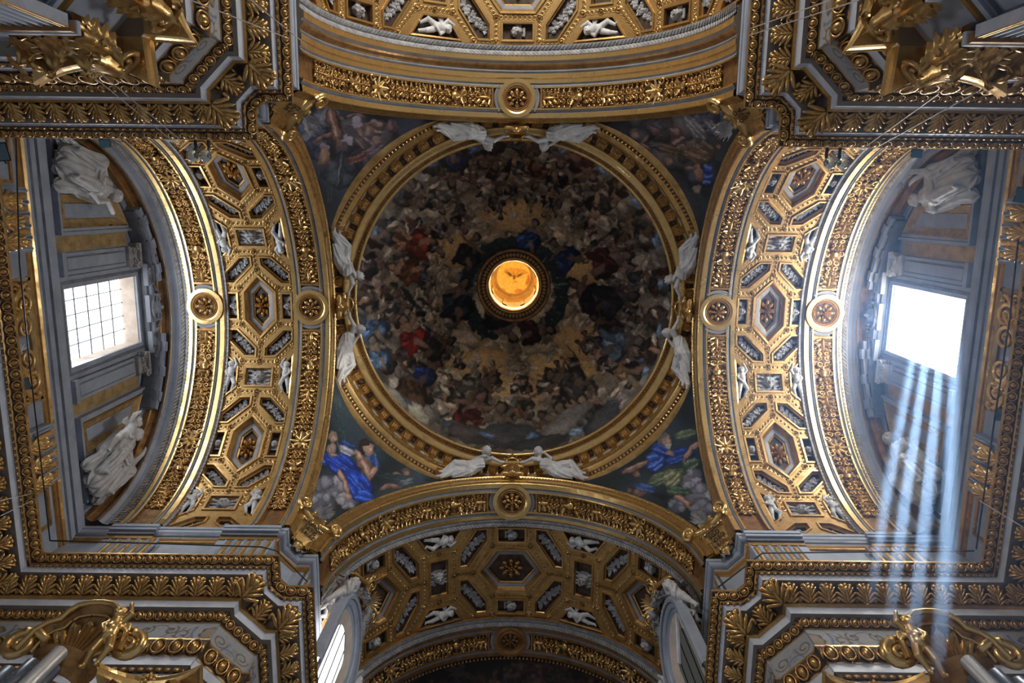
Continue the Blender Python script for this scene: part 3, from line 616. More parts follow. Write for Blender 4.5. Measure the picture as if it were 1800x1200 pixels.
def figure(u, v, s, ang, flesh, robe, robe2=None, spread=1.):
    """a painted figure: drapery, torso, head, four limbs; s = head radius in picture units"""
    c, d = math.cos(ang), math.sin(ang); P = lambda x, y: (u + s * (x * c - y * d), v + s * (x * d + y * c)); out = []
    def bl(x, y, rx, ry, a, col, fo=0.): p = P(x, y); out.append((p[0], p[1], rx * s, ry * s, a + ang, col, .62, fo))
    def limb(x0, y0, x1, y1, r, col): bl((x0 + x1) / 2, (y0 + y1) / 2, math.hypot(x1 - x0, y1 - y0) / 2 + r * .6, r, math.atan2(y1 - y0, x1 - x0), col)
    bl(.3, 3.6, 2.6, 2.1, rnd(-.5, .5), tuple(k * .45 for k in robe), .2)
    bl(rnd(-.6, .6), 3.9, 2.3, 1.6, rnd(-.6, .6), robe, .3); limb(-.3, 3.6, rnd(-2.4, -1.2) * spread, 6.0, .75, robe2 or robe); limb(.4, 3.6, rnd(.6, 2.4) * spread, 5.8, .72, flesh)
    bl(0, 1.9, 1.25, 1.7, rnd(-.25, .25), flesh, .08); limb(-.9, 1.1, rnd(-3.2, -2) * spread, rnd(-.6, 2.6), .45, flesh); limb(.9, 1.1, rnd(1.8, 3.2) * spread, rnd(-.8, 2.4), .45, flesh)
    bl(rnd(-.5, .5), 2.6, 1.5, .9, rnd(-.8, .8), robe2 or robe, .3)
    bl(.1, -.45, .92, 1.0, 0, tuple(k * .35 for k in flesh)); bl(0, -.2, .72, .85, 0, flesh)
    return out

def mixc(a, b, t): return tuple(x + (y - x) * t for x, y in zip(a, b))
def stroke(pts, w, col, sh=.25):
    o = []
    for (x0, y0), (x1, y1) in zip(pts, pts[1:]):
        L = math.hypot(x1 - x0, y1 - y0); o.append(((x0 + x1) / 2, (y0 + y1) / 2, L * .62 + w * .5, w, math.atan2(y1 - y0, x1 - x0), col, sh, 0))
    return o
def drape(u, v, rx, ry, ang, col, n=6, bend=.4):
    """painted cloth: a shaded mass with alternate light and dark folds along it"""
    o = [(u, v, rx, ry, ang, mixc(col, (0, 0, 0), .12), .75, .12)]; c, d = math.cos(ang), math.sin(ang)
    for k in range(n):
        t = (k + .5) / n * 2 - 1; y = t * ry * .82; L = rx * math.sqrt(max(.1, 1 - t * t)) * .85; pts = []
        for j in range(5):
            x = -L + 2 * L * j / 4; yy = y + bend * ry * math.sin(1.2 * (x / rx) + k) * .4; pts.append((u + x * c - yy * d, v + x * d + yy * c))
        o += stroke(pts, ry * .9 / n, mixc(col, (.85, .9, 1), .17) if k % 2 == 0 else mixc(col, (0, 0, .02), .40))
    return o
def face(u, v, s, ang, flesh, hair, beard=None):
    c, d = math.cos(ang), math.sin(ang); P = lambda x, y: (u + s * (x * c - y * d), v + s * (x * d + y * c)); dk = mixc(flesh, (.1, .05, .04), .6); o = []
    def b(x, y, rx, ry, col, sh=.4): p = P(x, y); o.append((*p, rx * s, ry * s, ang, col, sh, 0))
    b(-.15, -.25, 1.12, 1.1, hair, .6); b(.1, .1, .82, .98, flesh, .6); b(-.2, -.75, .9, .42, hair, .5); b(-.8, -.1, .3, .6, hair, .5); b(.42, .15, .3, .3, mixc(flesh, (1, .8, .7), .3), .3)
    b(-.12, .0, .2, .09, dk, .1); b(.5, -.02, .2, .09, dk, .1); b(.24, .22, .1, .26, mixc(flesh, (1, .9, .85), .35), .2); b(.24, .55, .24, .08, mixc(flesh, (.5, .1, .1), .5), .1)
    if beard: b(.2, .85, .62, .5, beard, .6); b(.2, 1.2, .4, .4, beard, .6)
    return o
def painted_arm(pts, w, flesh):
    o = stroke(pts, w * 1.15, mixc(flesh, (.08, .05, .05), .6), .2) + stroke(pts, w, flesh, .6)
    o += stroke([(x - w * .2, y - w * .35) for x, y in pts], w * .35, mixc(flesh, (1, .9, .84), .35), .1)
    x, y = pts[-1]; x0, y0 = pts[-2]; a = math.atan2(y - y0, x - x0)
    for k in range(4): o += stroke([(x, y), (x + w * 1.5 * math.cos(a + (k - 1.5) * .3), y + w * 1.5 * math.sin(a + (k - 1.5) * .3))], w * .3, flesh)
    return o
def palm(u, v, L, ang, w=7, cols=((.22, .33, .29), (.32, .43, .38), (.14, .22, .20))):
    o = []
    for k in range(int(L / 2.4)):
        t = k * 2.4 - L / 2; x, y = u + t * math.cos(ang), v + t * math.sin(ang)
        for s in (-1, 1): a = ang + s * .6; o.append((x + w * .6 * math.cos(a), y + w * .6 * math.sin(a), w * .7, 1.3, a, random.choice(cols), .2, 0))
    return o
def cloud(u, v, r, col, n=7):
    o = [(u, v, r, r * .9, 0, mixc(col, (.1, .1, .13), .3), .8, 0)]
    for k in range(n): a = rnd(0, 6.28); o.append((u + r * .55 * math.cos(a), v + r * .5 * math.sin(a), r * rnd(.3, .5), r * rnd(.25, .42), rnd(0, 3), mixc(col, (1, 1, 1), rnd(-.05, .12)), .8, 0))
    return o
# ------------------------------------------------------------------ arches and vaults
rib('left', 7.05, 8.41, 'crossing_arch', 'gilded crossing arch framing the dome before the left-hand vault, soffit with scroll panels', True)
rib('right', 7.05, 8.44, 'crossing_arch', 'gilded crossing arch framing the dome before the right-hand vault, brightly lit panels', True)
rib('top', 7.02, 8.38, 'crossing_arch', 'gilded crossing arch at the upper edge of the dome, under the widest gold bands', True)
rib('bottom', 7.0, 8.52, 'crossing_arch', 'gilded crossing arch at the lower edge of the dome, above the apse vault', True)
rib('left', 11.06, 12.43, 'transept_end_arch', 'gilded arch next to the left window wall, dark rosette at its crown', False)
rib('right', 11.10, 12.53, 'transept_end_arch', 'gilded arch next to the sunlit right window wall, edges glowing yellow', False)
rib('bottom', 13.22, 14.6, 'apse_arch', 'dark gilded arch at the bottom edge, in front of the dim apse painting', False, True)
vault('left', 8.42, 11.05, 2.72, 'left-hand coffered barrel vault with gilded hexagons, white putti and stucco masks')
vault('right', 8.45, 11.09, 2.72, 'right-hand coffered barrel vault, bright gold lattice lit by the sunny window')
vault('bottom', 8.82, 12.85, 3.0, 'coffered barrel vault below the dome with wide hexagon and two side windows')
vault('top', 9.55, 13.6, 3.0, 'coffered barrel vault above the dome, cut by the upper frame edge')
def arch_band(arm, prof, mi, mats, name, label, cat, laurel=None):
    rt = root(name, label, cat, amap(arm, prof[0][0], 0, RA)); put('moulding', asweep(arm, prof, mi, -TM, TM, 72).mesh('moulding', mats, False), rt)
    if laurel:
        s, r, N, sc = laurel; b = MB()
        for k in range(N):
            th = -TM + 2 * TM * (k + .5) / N; b.merge(LAUREL, aframe(arm, s, th, r, sc))
        put('laurel_leaves', b.mesh('laurel_leaves', STONE, True), rt, kind='stuff')
    return rt
arch_band('top', [(8.38, RA), (8.40, RA - .03), (8.55, RA - .03), (8.56, RA + .03), (8.62, RA - .02), (8.68, RA + .03), (8.72, RA + .02), (8.80, RA - .08), (8.86, RA - .1), (8.87, RA - .05), (8.93, RA - .05), (8.97, RA - .12), (9.14, RA - .12), (9.15, RA - .08), (9.22, RA - .02), (9.42, RA - .02), (9.46, RA + .05), (9.56, RV)], [0, 0, 2, 2, 2, 1, 1, 1, 0, 2, 2, 0, 0, 1, 3, 1, 0], [GOLDB, BROWN, VGREY, STONE], 'stepped_arch_band', 'broad gold mouldings and grey laurel band between upper arch and upper vault', 'moulding', (9.32, RA - .03, 130, 1.05))
arch_band('bottom', [(8.52, RA), (8.53, RA + .04), (8.78, RA + .06), (8.82, RV)], [0, 1, 0], [BROWN, STONE], 'laurel_band', 'grey laurel band between the lower crossing arch and its vault', 'moulding', (8.65, RA + .03, 130, .9))
arch_band('bottom', [(12.86, RV), (12.88, RA + .04), (13.18, RA + .02), (13.22, RA)], [0, 1, 0], [BROWN, STONE], 'laurel_band', 'dim grey laurel band between the lower vault and the apse arch', 'moulding', (13.02, RA + .01, 130, 1.0))
for arm, lab in (('left', 'left'), ('right', 'right')):
    prof = [(12.43, RA), (12.45, RA + .06), (12.62, RA + .08), (12.64, RA + .0), (12.70, RA - .02), (12.72, RA + .04), (12.80, RA + .06), (12.92, RA + .02), (13.03, RA - .06), (13.05, RA - .1), (13.12, RA - .1), (13.16, RA - .06), (13.28, RA - .05), (13.40, RA - .12), (13.43, RA - .17), (13.6, RA - .17), (13.62, RA - .12), (13.70, RA - .2), (13.86, RA - .24)]
    arch_band(arm, prof, [0, 4, 0, 0, 3, 2, 2, 2, 0, 3, 1, 1, 1, 1, 0, 0, 2, 2], [GOLD, BROWN, GREY, DGREY, STONE], 'stepped_arch_band', 'grey and brown stepped mouldings around the %s window wall' % lab, 'moulding', (12.55, RA + .05, 130, .8))
    arch_band(arm, [(11.03, RV), (11.0, RV - .02), (11.02, RA + .1), (11.06, RA + .02)], [0, 0, 0], [STONE], 'laurel_band', 'thin grey laurel band along the %s coffers, beside the end arch' % lab, 'moulding', (11.02, RV - .06, 130, .6))
# ------------------------------------------------------------------ dome, ring cornice, lantern
ZF, RF, ZO, RO_ = 29.16, 6.40, 35.8, 1.80
def dome_pts(u, a):      # u 0 at the ring, 1 at the oculus
    t = u * PI / 2 * .83; h = math.sin(t) / math.sin(PI / 2 * .83); c = (math.cos(t) - math.cos(PI / 2 * .83)) / (1 - math.cos(PI / 2 * .83))
    r = RO_ + (RF + .12 - RO_) * c; return r * math.cos(a), r * math.sin(a), ZF + .02 + (ZO - ZF) * h
NA, NR = 1150, 150
DP = np.array([[dome_pts(i / NR, 2 * PI * k / NA) for k in range(NA)] for i in range(NR + 1)])
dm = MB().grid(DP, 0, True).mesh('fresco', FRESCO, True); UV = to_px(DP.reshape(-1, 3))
cx, cy = 902.5, 520
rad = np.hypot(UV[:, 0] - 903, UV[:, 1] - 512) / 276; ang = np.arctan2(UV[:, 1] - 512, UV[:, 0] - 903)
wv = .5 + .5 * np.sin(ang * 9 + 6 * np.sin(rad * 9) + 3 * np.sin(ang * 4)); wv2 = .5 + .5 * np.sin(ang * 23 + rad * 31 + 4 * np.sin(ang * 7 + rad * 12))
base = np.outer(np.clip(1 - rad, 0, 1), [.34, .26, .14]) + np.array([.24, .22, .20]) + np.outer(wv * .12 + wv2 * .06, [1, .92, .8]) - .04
B = []
FL = [(.44, .33, .26), (.50, .38, .29), (.36, .26, .2), (.40, .32, .28), (.30, .21, .17)]
RB = [(.32, .28, .25), (.42, .38, .34), (.22, .20, .21), (.36, .22, .16), (.24, .26, .31), (.42, .34, .24), (.28, .28, .25), (.17, .15, .16), (.5, .46, .40), (.46, .40, .34), (.38, .34, .31)]
def pol(r, a): return 903 + r * math.cos(a), 512 + .04 * (276 - r) * 0 + r * math.sin(a) * .995
for k in range(520):     # clouds in concentric swirls
    r = rnd(95, 275); a = rnd(0, 2 * PI); u, v = pol(r, a); f = (r - 95) / 180
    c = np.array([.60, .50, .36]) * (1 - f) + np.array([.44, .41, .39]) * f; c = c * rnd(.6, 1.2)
    B.append((u, v, rnd(12, 34), rnd(6, 15), a + PI / 2 + rnd(-.4, .4), tuple(c), .7, .1))
for v0, u0, rx in ((690, 885, 70), (640, 845, 55), (650, 985, 60), (380, 905, 60), (440, 800, 40), (470, 1020, 40), (600, 1020, 45)):
    B.append((u0, v0, rx, 30, 0, (.62, .47, .27), .35, .04))
for a0 in np.linspace(0, 2 * PI, 36, endpoint=False):   # ring of the blessed: crowded figures in three tiers
    for r, s in ((rnd(250, 268), rnd(7.5, 9.5)), (rnd(205, 228), rnd(6.5, 8.5)), (rnd(158, 180), rnd(4.5, 6.5))):
        a = a0 + rnd(-.07, .07); u, v = pol(r, a)
        B += figure(*pol(r - 4 * s, a), s, a - PI / 2 + rnd(-.5, .5), tuple(np.array(random.choice(FL)) * rnd(.7, 1.1)), tuple(np.array(random.choice(RB)) * rnd(.55, 1.05)), tuple(np.array(random.choice(RB)) * rnd(.5, 1.)))
for a in np.linspace(0, 2 * PI, 60, endpoint=False):    # green garland around the lantern ring
    if 1.2 < a < 2.0: continue
    B.append((*pol(84, a), 16, 13, a + PI / 2, (.12, .15, .15), .4, .2))
    for q in range(3): u, v = pol(rnd(72, 96), a + rnd(-.06, .06)); B.append((u, v, rnd(6, 12), rnd(3, 6), a + rnd(-.8, .8), random.choice([(.16, .21, .19), (.24, .29, .25), (.10, .13, .13)]), .6, .25))
DK = (.26, .19, .15)
for k in range(230):     # light cloud edges between the figures
    r = rnd(120, 272); a = rnd(0, 2 * PI); u, v = pol(r, a); B.append((u, v, rnd(5, 15), rnd(2.6, 6), a + PI / 2 + rnd(-.7, .7), tuple(np.array((.56, .50, .43)) * rnd(.6, 1.15)), .7, .1))
for u, v, s, an, fl, rb in ((835, 420, 9, .5, (.36, .26, .2), (.16, .13, .13)), (975, 430, 9, -.7, (.30, .24, .2), (.14, .2, .36)), (815, 500, 11, .3, (.34, .25, .2), (.13, .16, .18)), (1010, 500, 11, -.9, (.30, .22, .19), (.12, .10, .12)), (900, 590, 11, 2.6, (.34, .26, .21), (.12, .13, .16)), (965, 580, 9, 1.5, (.36, .26, .2), (.26, .10, .09)), (790, 600, 9, 1.2, DK, (.14, .11, .10)), (1045, 560, 9, -.9, DK, (.16, .13, .13)),
        (710, 565, 10, -.4, (.45, .33, .26), (.52, .10, .07)), (735, 650, 12, .4, DK, (.30, .2, .13)), (770, 640, 8, .9, DK, (.10, .16, .36)), (650, 545, 10, -.2, (.42, .36, .3), (.30, .42, .60)), (655, 600, 9, -.3, (.42, .36, .3), (.34, .46, .62)), (865, 668, 10, 1.1, (.30, .23, .18), (.34, .31, .27)), (970, 660, 11, -1.2, (.30, .24, .2), (.27, .25, .24)), (845, 700, 13, .5, (.36, .27, .22), (.30, .09, .08)), (880, 720, 12, .2, (.32, .26, .21), (.36, .34, .30)), (985, 720, 13, -.3, (.32, .27, .22), (.34, .31, .28)), (1025, 705, 10, -.4, (.44, .35, .28), (.22, .22, .23)), (940, 395, 8, .4, (.38, .3, .25), (.15, .25, .45)), (700, 420, 10, -1.2, (.48, .32, .22), (.46, .16, .09)), (690, 470, 9, -1.3, (.48, .33, .24), (.40, .2, .1)), (1100, 450, 11, 1.3, (.36, .27, .24), (.28, .13, .12)), (1110, 520, 11, 1.4, (.22, .18, .18), (.14, .14, .17)), (1120, 600, 11, 1.5, (.3, .26, .25), (.34, .42, .50)), (870, 290, 10, 3.0, (.34, .26, .22), (.2, .17, .17)), (795, 320, 9, 3.4, (.36, .27, .22), (.14, .18, .30)), (985, 285, 10, 2.9, (.36, .3, .27), (.32, .33, .36)), (1040, 310, 9, 2.6, (.42, .3, .25), (.30, .14, .13))):
    B += figure(u, v, s, an, fl, rb, tuple(np.array(rb) * .7))
for u, v, rx, ry, an, c in ((720, 522, 26, 6, 1.0, (.09, .085, .08)), (705, 418, 20, 5, .6, (.25, .15, .08)), (1065, 415, 40, 2, -.5, (.08, .06, .05)), (1010, 625, 34, 2.2, .95, (.10, .07, .05)), (890, 765, 70, 20, 0, (.20, .20, .21)), (990, 745, 60, 18, -.7, (.34, .32, .31)), (820, 760, 40, 16, .4, (.22, .2, .2)), (1060, 735, 40, 16, -.8, (.2, .2, .22)), (945, 778, 60, 12, -.15, (.17, .17, .18)), (690, 700, 34, 16, .8, (.44, .42, .38)), (735, 725, 26, 12, .8, (.48, .46, .4))):
    B.append((u, v, rx, ry, an, c, .5, .12))
for k in range(24):
    a = -.35 + k * .3; u, v = pol(rnd(255, 272), a); B.append((u, v, rnd(10, 18), rnd(4, 8), a + PI / 2, random.choice([(.24, .32, .44), (.34, .42, .52), (.2, .22, .26)]), .6, .2))
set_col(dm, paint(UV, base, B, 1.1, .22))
D = root('dome', 'dark frescoed dome crowded with painted figures and clouds around the lantern', 'dome', (0, 0, ZF))
put('fresco', dm, D)
oc = MB().lathe([(RO_ + .03, ZO - .02), (RO_ + .03, ZO - .10), (RO_ - .10, ZO - .12), (RO_ - .14, ZO - .04), (RO_ - .40, ZO - .06), (RO_ - .42, ZO - .14), (RO_ - .50, ZO - .16), (RO_ - .56, ZO - .02), (RO_ - .60, ZO + .1), (RO_ - .60, ZO + 1.0)], 96, [0, 0, 0, 1, 2, 2, 0, 0, 3])
put('oculus_ring', oc.mesh('oculus_ring', [BROWN, UMBER, GOLD, GOLDB], True), D)
b = MB()
for k in range(56):
    a = 2 * PI * k / 56; b.merge(leaf(.25, .19, .08, .9, 3, 6, 5), Matrix.Translation((0, 0, ZO - .05)) @ Matrix.Rotation(a, 4, 'Z') @ Matrix.Translation((RO_ - .39, 0, 0)) @ Matrix.Rotation(-PI / 2, 4, 'Z') @ Matrix.Rotation(PI, 4, 'Y'))
put('leaf_course', b.mesh('leaf_course', GOLD, True), D, kind='stuff')
LN = root('lantern', 'glowing golden lantern with a painted dove at the top of the dome', 'lantern', (0, 0, 36.6))
lp = [(1.2, 36.5), (1.24, 36.8), (1.24, 39.0), (1.15, 39.1), (1.10, 39.4), (1.14, 39.45), (1.10, 39.6), (.98, 39.95), (1.02, 40.0), (.96, 40.1), (.93, 40.2), (.90, 40.22)]
put('drum', MB().lathe(lp, 64, [0, 1, 0, 0, 1, 0, 1, 0, 0, 1, 0]).mesh('drum', [GOLDB, OCHRE], True), LN)
NN = 60; G = np.array([[(.93 * i / 26 * math.cos(2 * PI * k / NN), .93 * i / 26 * math.sin(2 * PI * k / NN), 40.2 + .25 * (1 - (i / 26) ** 2)) for k in range(NN)] for i in range(27)])
dv = MB().grid(G, 0, True).mesh('dove_painting', PFRESCO, True); uv = to_px(G.reshape(-1, 3)); bs = np.tile(np.array([.80, .62, .30]), (len(uv), 1))
set_col(dv, paint(uv, bs, [(905, 478, 22, 8, 0, (.72, .52, .2), .3, 0), (884, 512, 5, 6, 0, (.7, .38, .15), .4, .2), (913, 512, 10, 5, .2, (.68, .42, .18), .4, .2), (928, 492, 4, 12, .2, (.66, .36, .14), .3, .2), (895, 481, 9, 3.2, .65, (.34, .25, .09), .3, .2), (913, 484, 9, 3, -.55, (.34, .25, .09), .3, .2), (886, 477, 4, 1.4, .3, (.36, .27, .1), .2, 0), (920, 481, 4, 1.4, -.1, (.36, .27, .1), .2, 0), (904, 487, 3.6, 6, .1, (.38, .28, .12), .4, 0), (903, 480, 2, 2, 0, (.38, .28, .12), .3, 0), (906, 495, 4, 2, .2, (.33, .24, .1), .3, .2)]))
put('dove_painting', dv, LN)
for k in range(8):
    a = 2 * PI * (k + .5) / 8
    put('pilaster', MB().box((0, 0, 0), (.22, .1, 2.2)).mesh('pilaster', GOLD), LN, Matrix.Rotation(a, 4, 'Z') @ Matrix.Translation((0, 1.19, 37.9)))
RC = root('ring_cornice', 'round gilded modillion cornice at the foot of the dome', 'cornice', (0, 0, 28.5))
rp = [(6.52, 29.3), (6.38, 29.22), (6.36, 29.14), (6.42, 29.08), (6.46, 29.10), (6.60, 29.06), (6.64, 29.08), (6.70, 29.04), (6.80, 28.96), (6.88, 28.93), (6.90, 28.96), (7.22, 28.95), (7.22, 28.86), (7.25, 28.84), (7.25, 28.62), (7.27, 28.58), (7.27, 28.46), (7.28, 28.45), (7.28, 28.10), (7.18, 28.06), (7.14, 28.0), (7.22, 27.93), (7.30, 27.84), (7.34, 27.82), (7.36, 27.80), (7.44, 27.66), (7.47, 27.62), (7.42, 27.58), (7.46, 27.52), (7.62, 27.48), (7.75, 27.46)]
ri = [0, 0, 0, 0, 2, 0, 0, 0, 0, 0, 1, 2, 2, 3, 0, 0, 1, 2, 0, 0, 0, 1, 1, 4, 4, 0, 0, 0, 1, 1]
put('moulding', MB().lathe(rp, 160, ri).mesh('moulding', [GOLDB, GOLD, BROWN, IVORY, UMBER], True), RC)
MODR = MB().box((0, .0, .02), (.30, .34, .05)).box((0, -.02, .12), (.22, .26, .2)).box((0, -.06, .27), (.19, .16, .14))
for q in (-.075, 0, .075): MODR.merge(MB().tube([(q, .13, .06), (q, .115, .16), (q, .05, .24), (q, .025, .34)], [.036, .036, .034, .026], 6))
MODR_ME = MODR.mesh('modillion', GOLD, False)
SQ = MB().lathe([(.15, 0), (.15, .03), (.135, .03), (.13, .01), (.001, .008)], 4, 0, M=Matrix.Rotation(PI / 4, 4, 'Z')); SQ.merge(star_flower(.085, 6, 1), Matrix.Translation((0, 0, .01)))
SQ_ME = SQ.mesh('coffer_rosette', [UMBER, DGOLD], False)
NM = 68
for k in range(NM):
    a = 2 * PI * (k + .25) / NM; e = Vector((math.cos(a), math.sin(a), 0)); t = Vector((-e.y, e.x, 0))
    put('modillion', MODR_ME, RC, frame(e * 7.12 + Vector((0, 0, 28.96)), t, -e, Vector((0, 0, -1)), (1.15, 1.15, 1.2)))
    a += PI / NM; e = Vector((math.cos(a), math.sin(a), 0)); t = Vector((-e.y, e.x, 0))
    put('coffer_rosette', SQ_ME, RC, frame(e * 7.03 + Vector((0, 0, 28.94)), t, -e, Vector((0, 0, -1)), (.95, 1.1, 1.2)))
b = MB(); one = dome(.045, .045, .05, 6, 3); lf = leaf(.11, .1, .03, .3, 2, 5, 4); eg = dome(.062, .11, .08, 6, 3)
for k in range(280):
    a = 2 * PI * k / 280; e = Vector((math.cos(a), math.sin(a), 0)); t = Vector((-e.y, e.x, 0)); dn = (Vector((0, 0, -1)) * .9 - e * .4).normalized()
    b.merge(lf, frame(e * 6.57 + Vector((0, 0, 29.07)), t, -e, Vector((0, 0, -1)))); b.merge(eg, frame(e * 7.40 + Vector((0, 0, 27.70)), t, (-e * .6 + Vector((0, 0, .8))), (-e * .8 - Vector((0, 0, .6)))))
put('leaf_and_dentil_course', b.mesh('leaf_and_dentil_course', GOLD, False), RC, kind='stuff')
FRG = MB()
for s in (-1, 1): FRG.merge(spiral(s * .13, 0, .11, 1.3, 0, .028, s, 12, .02)); FRG.merge(leaf(.2, .1, .05, .8, 2, 5, 4), Matrix.Translation((s * .05, -.12, .02)) @ Matrix.Rotation(-s * .5, 4, 'Z'))
FRG_ME = FRG.mesh('frieze_scroll', GOLD, True)
for k in range(72):
    a = 2 * PI * k / 72; e = Vector((math.cos(a), math.sin(a), 0)); t = Vector((-e.y, e.x, 0))
    put('frieze_scroll', FRG_ME, RC, frame(e * 7.27 + Vector((0, 0, 28.27)), t, Vector((0, 0, 1)), -e))
for k in range(8):     # projecting blocks of the ring architrave
    a = (k + .5) * PI / 4; e = Vector((math.cos(a), math.sin(a), 0)); t = Vector((-e.y, e.x, 0))
    put('architrave_block', MB().box((0, 0, 0), (.62, .30, .34)).box((0, .02, -.22), (.56, .34, .12)).mesh('architrave_block', GOLD), RC, frame(e * 7.36 + Vector((0, 0, 27.86)), t, e, Vector((0, 0, 1))))
# ------------------------------------------------------------------ pendentives
def pendentive(sx, sy, label, base, blobs):
    NZ, NS = 170, 170; P = []; Ra = RA + .50; xi = 7.0
    for i in range(NZ + 1):
        z = 21.4 + (27.50 - 21.4) * (i / NZ); yl = math.sqrt(max(0, Ra * Ra - (z - ZC) ** 2)); a0 = math.atan2(yl, xi); a1 = math.atan2(xi, yl); re = math.hypot(xi, yl); w = (i / NZ); rm = re + (7.62 - 7.28) * w ** 2
        row = []
        for j in range(NS + 1):
            s = j / NS; a = a0 + (a1 - a0) * s; r = re + (rm - re) * math.sin(PI * s) ** .5; row.append((sx * r * math.cos(a), sy * r * math.sin(a), z))
        P.append(row)
    P = np.array(P); me = MB().grid(P).mesh('fresco', PFRESCO, True); uv = to_px(P.reshape(-1, 3))
    n = .5 + .5 * np.sin(uv[:, 0] * .045 + 2 * np.sin(uv[:, 1] * .03)); set_col(me, paint(uv, np.tile(np.array(base), (len(uv), 1)) * (.75 + .5 * n[:, None]), blobs, .6, .08))
    r = root('pendentive', label, 'fresco', (sx * 7.3, sy * 7.3, 24)); put('fresco', me, r)
F1, F2, F3 = (.58, .42, .35), (.50, .36, .30), (.66, .50, .43)
GRN = (.36, .42, .33)
bl = palm(598, 735, 86, 1.42, 9) + palm(690, 838, 70, .22, 8) + cloud(585, 862, 34, (.50, .50, .55)) + cloud(565, 885, 26, (.44, .45, .50)) + cloud(612, 878, 22, (.52, .52, .56))
bl += drape(575, 808, 17, 12, .3, (.20, .36, .86), 4) + drape(600, 818, 36, 20, .62, (.12, .26, .74), 7) + drape(630, 852, 30, 22, .9, (.13, .28, .78), 7) + drape(652, 812, 26, 15, 1.2, (.20, .32, .60), 5) + drape(640, 872, 20, 12, .2, (.16, .34, .86), 4) + drape(612, 784, 18, 8, .35, (.16, .26, .55), 3)
bl += stroke([(592, 772), (600, 800)], 2.2, (.42, .40, .38)) + drape(610, 792, 16, 8, .45, (.70, .70, .76), 3) + [(583, 790, 9, 14, .15, (.60, .50, .46), .7, 0)] + face(586, 769, 8.5, .2, (.62, .50, .44), (.50, .44, .36)) + painted_arm([(579, 784), (580, 797), (592, 800)], 3.4, (.60, .50, .45))
bl += [(640, 815, 12, 22, -.6, (.50, .38, .34), .7, .05)] + painted_arm([(660, 822), (650, 838), (636, 806), (628, 797)], 6.5, (.62, .48, .42)) + face(646, 788, 13, -.15, (.66, .52, .46), (.17, .13, .12))
bl += painted_arm([(595, 828), (606, 846), (611, 866)], 5.5, (.62, .48, .43)) + [(612, 872, 8, 5, .3, (.64, .50, .44), .6, 0)] + painted_arm([(670, 860), (685, 852), (700, 855)], 5, (.46, .34, .32)) + face(714, 830, 7, .4, (.52, .40, .36), (.34, .28, .24)) + drape(715, 846, 15, 6, -.3, (.42, .44, .46), 3) + stroke([(690, 832), (705, 832)], 3, (.5, .38, .34))
pendentive(-1, 1, 'lower left painted pendentive with a figure in bright blue drapery on clouds', (.15, .19, .22), bl)
bl = cloud(1212, 842, 24, (.46, .46, .52)) + cloud(1230, 872, 26, (.48, .48, .54)) + cloud(1236, 896, 24, (.42, .42, .48)) + cloud(1190, 890, 18, (.34, .36, .42)) + palm(1094, 842, 50, -.25, 8, ((.12, .20, .18), (.18, .27, .24), (.10, .15, .15)))
bl += drape(1190, 802, 34, 13, -.35, (.13, .25, .58), 5) + drape(1152, 812, 18, 18, -.5, (.18, .32, .68), 5) + drape(1163, 790, 18, 12, .4, (.16, .28, .62), 4) + drape(1205, 763, 22, 9, -.25, GRN, 4) + drape(1170, 838, 40, 12, -.35, GRN, 5) + drape(1182, 842, 18, 16, -.7, (.50, .50, .38), 5) + drape(1192, 862, 26, 9, .1, (.28, .36, .30), 4) + drape(1215, 815, 18, 9, -.5, (.30, .38, .32), 3) + drape(1134, 858, 20, 9, .25, (.24, .34, .60), 4)
bl += face(1170, 774, 11, -.3, (.54, .44, .40), (.36, .33, .32), (.56, .54, .52)) + [(1178, 796, 9, 6, .3, (.54, .42, .38), .6, 0)] + painted_arm([(1136, 812), (1118, 820), (1100, 828)], 6, (.46, .35, .32)) + face(1119, 833, 7, -.2, (.44, .34, .31), (.28, .22, .2)) + painted_arm([(1228, 780), (1214, 788), (1204, 806)], 5.5, (.52, .40, .37)) + painted_arm([(1188, 872), (1204, 880), (1210, 888)], 6, (.52, .40, .36)) + [(1124, 866, 13, 8, .1, (.40, .30, .28), .7, .1)] + face(1106, 862, 6, .2, (.40, .3, .28), (.2, .17, .16)) + [(1160, 872, 14, 6, .3, (.09, .10, .13), .4, .2)]
pendentive(1, 1, 'lower right painted pendentive with a bearded figure in blue and pale green drapery', (.12, .16, .19), bl)
bl = cloud(640, 250, 60, (.26, .25, .28), 12) + cloud(600, 300, 34, (.22, .24, .28)) + cloud(548, 225, 30, (.30, .32, .40)) + cloud(575, 205, 26, (.36, .37, .44)) + cloud(560, 262, 24, (.24, .26, .34)) + stroke([(535, 245), (560, 215), (575, 195)], 7, (.44, .44, .50)) + palm(580, 330, 50, 1.6, 8) + stroke([(602, 262), (592, 332)], 2.2, (.50, .50, .46))
bl += drape(640, 240, 32, 22, .75, (.44, .36, .37), 7, .6) + drape(615, 235, 10, 40, .55, (.50, .45, .50), 4) + drape(655, 262, 34, 7, -.6, (.46, .38, .42), 3) + drape(628, 278, 24, 7, -.35, (.46, .28, .24), 3) + drape(570, 275, 9, 28, .05, (.40, .35, .42), 4) + drape(660, 225, 16, 16, .3, (.50, .40, .36), 4)
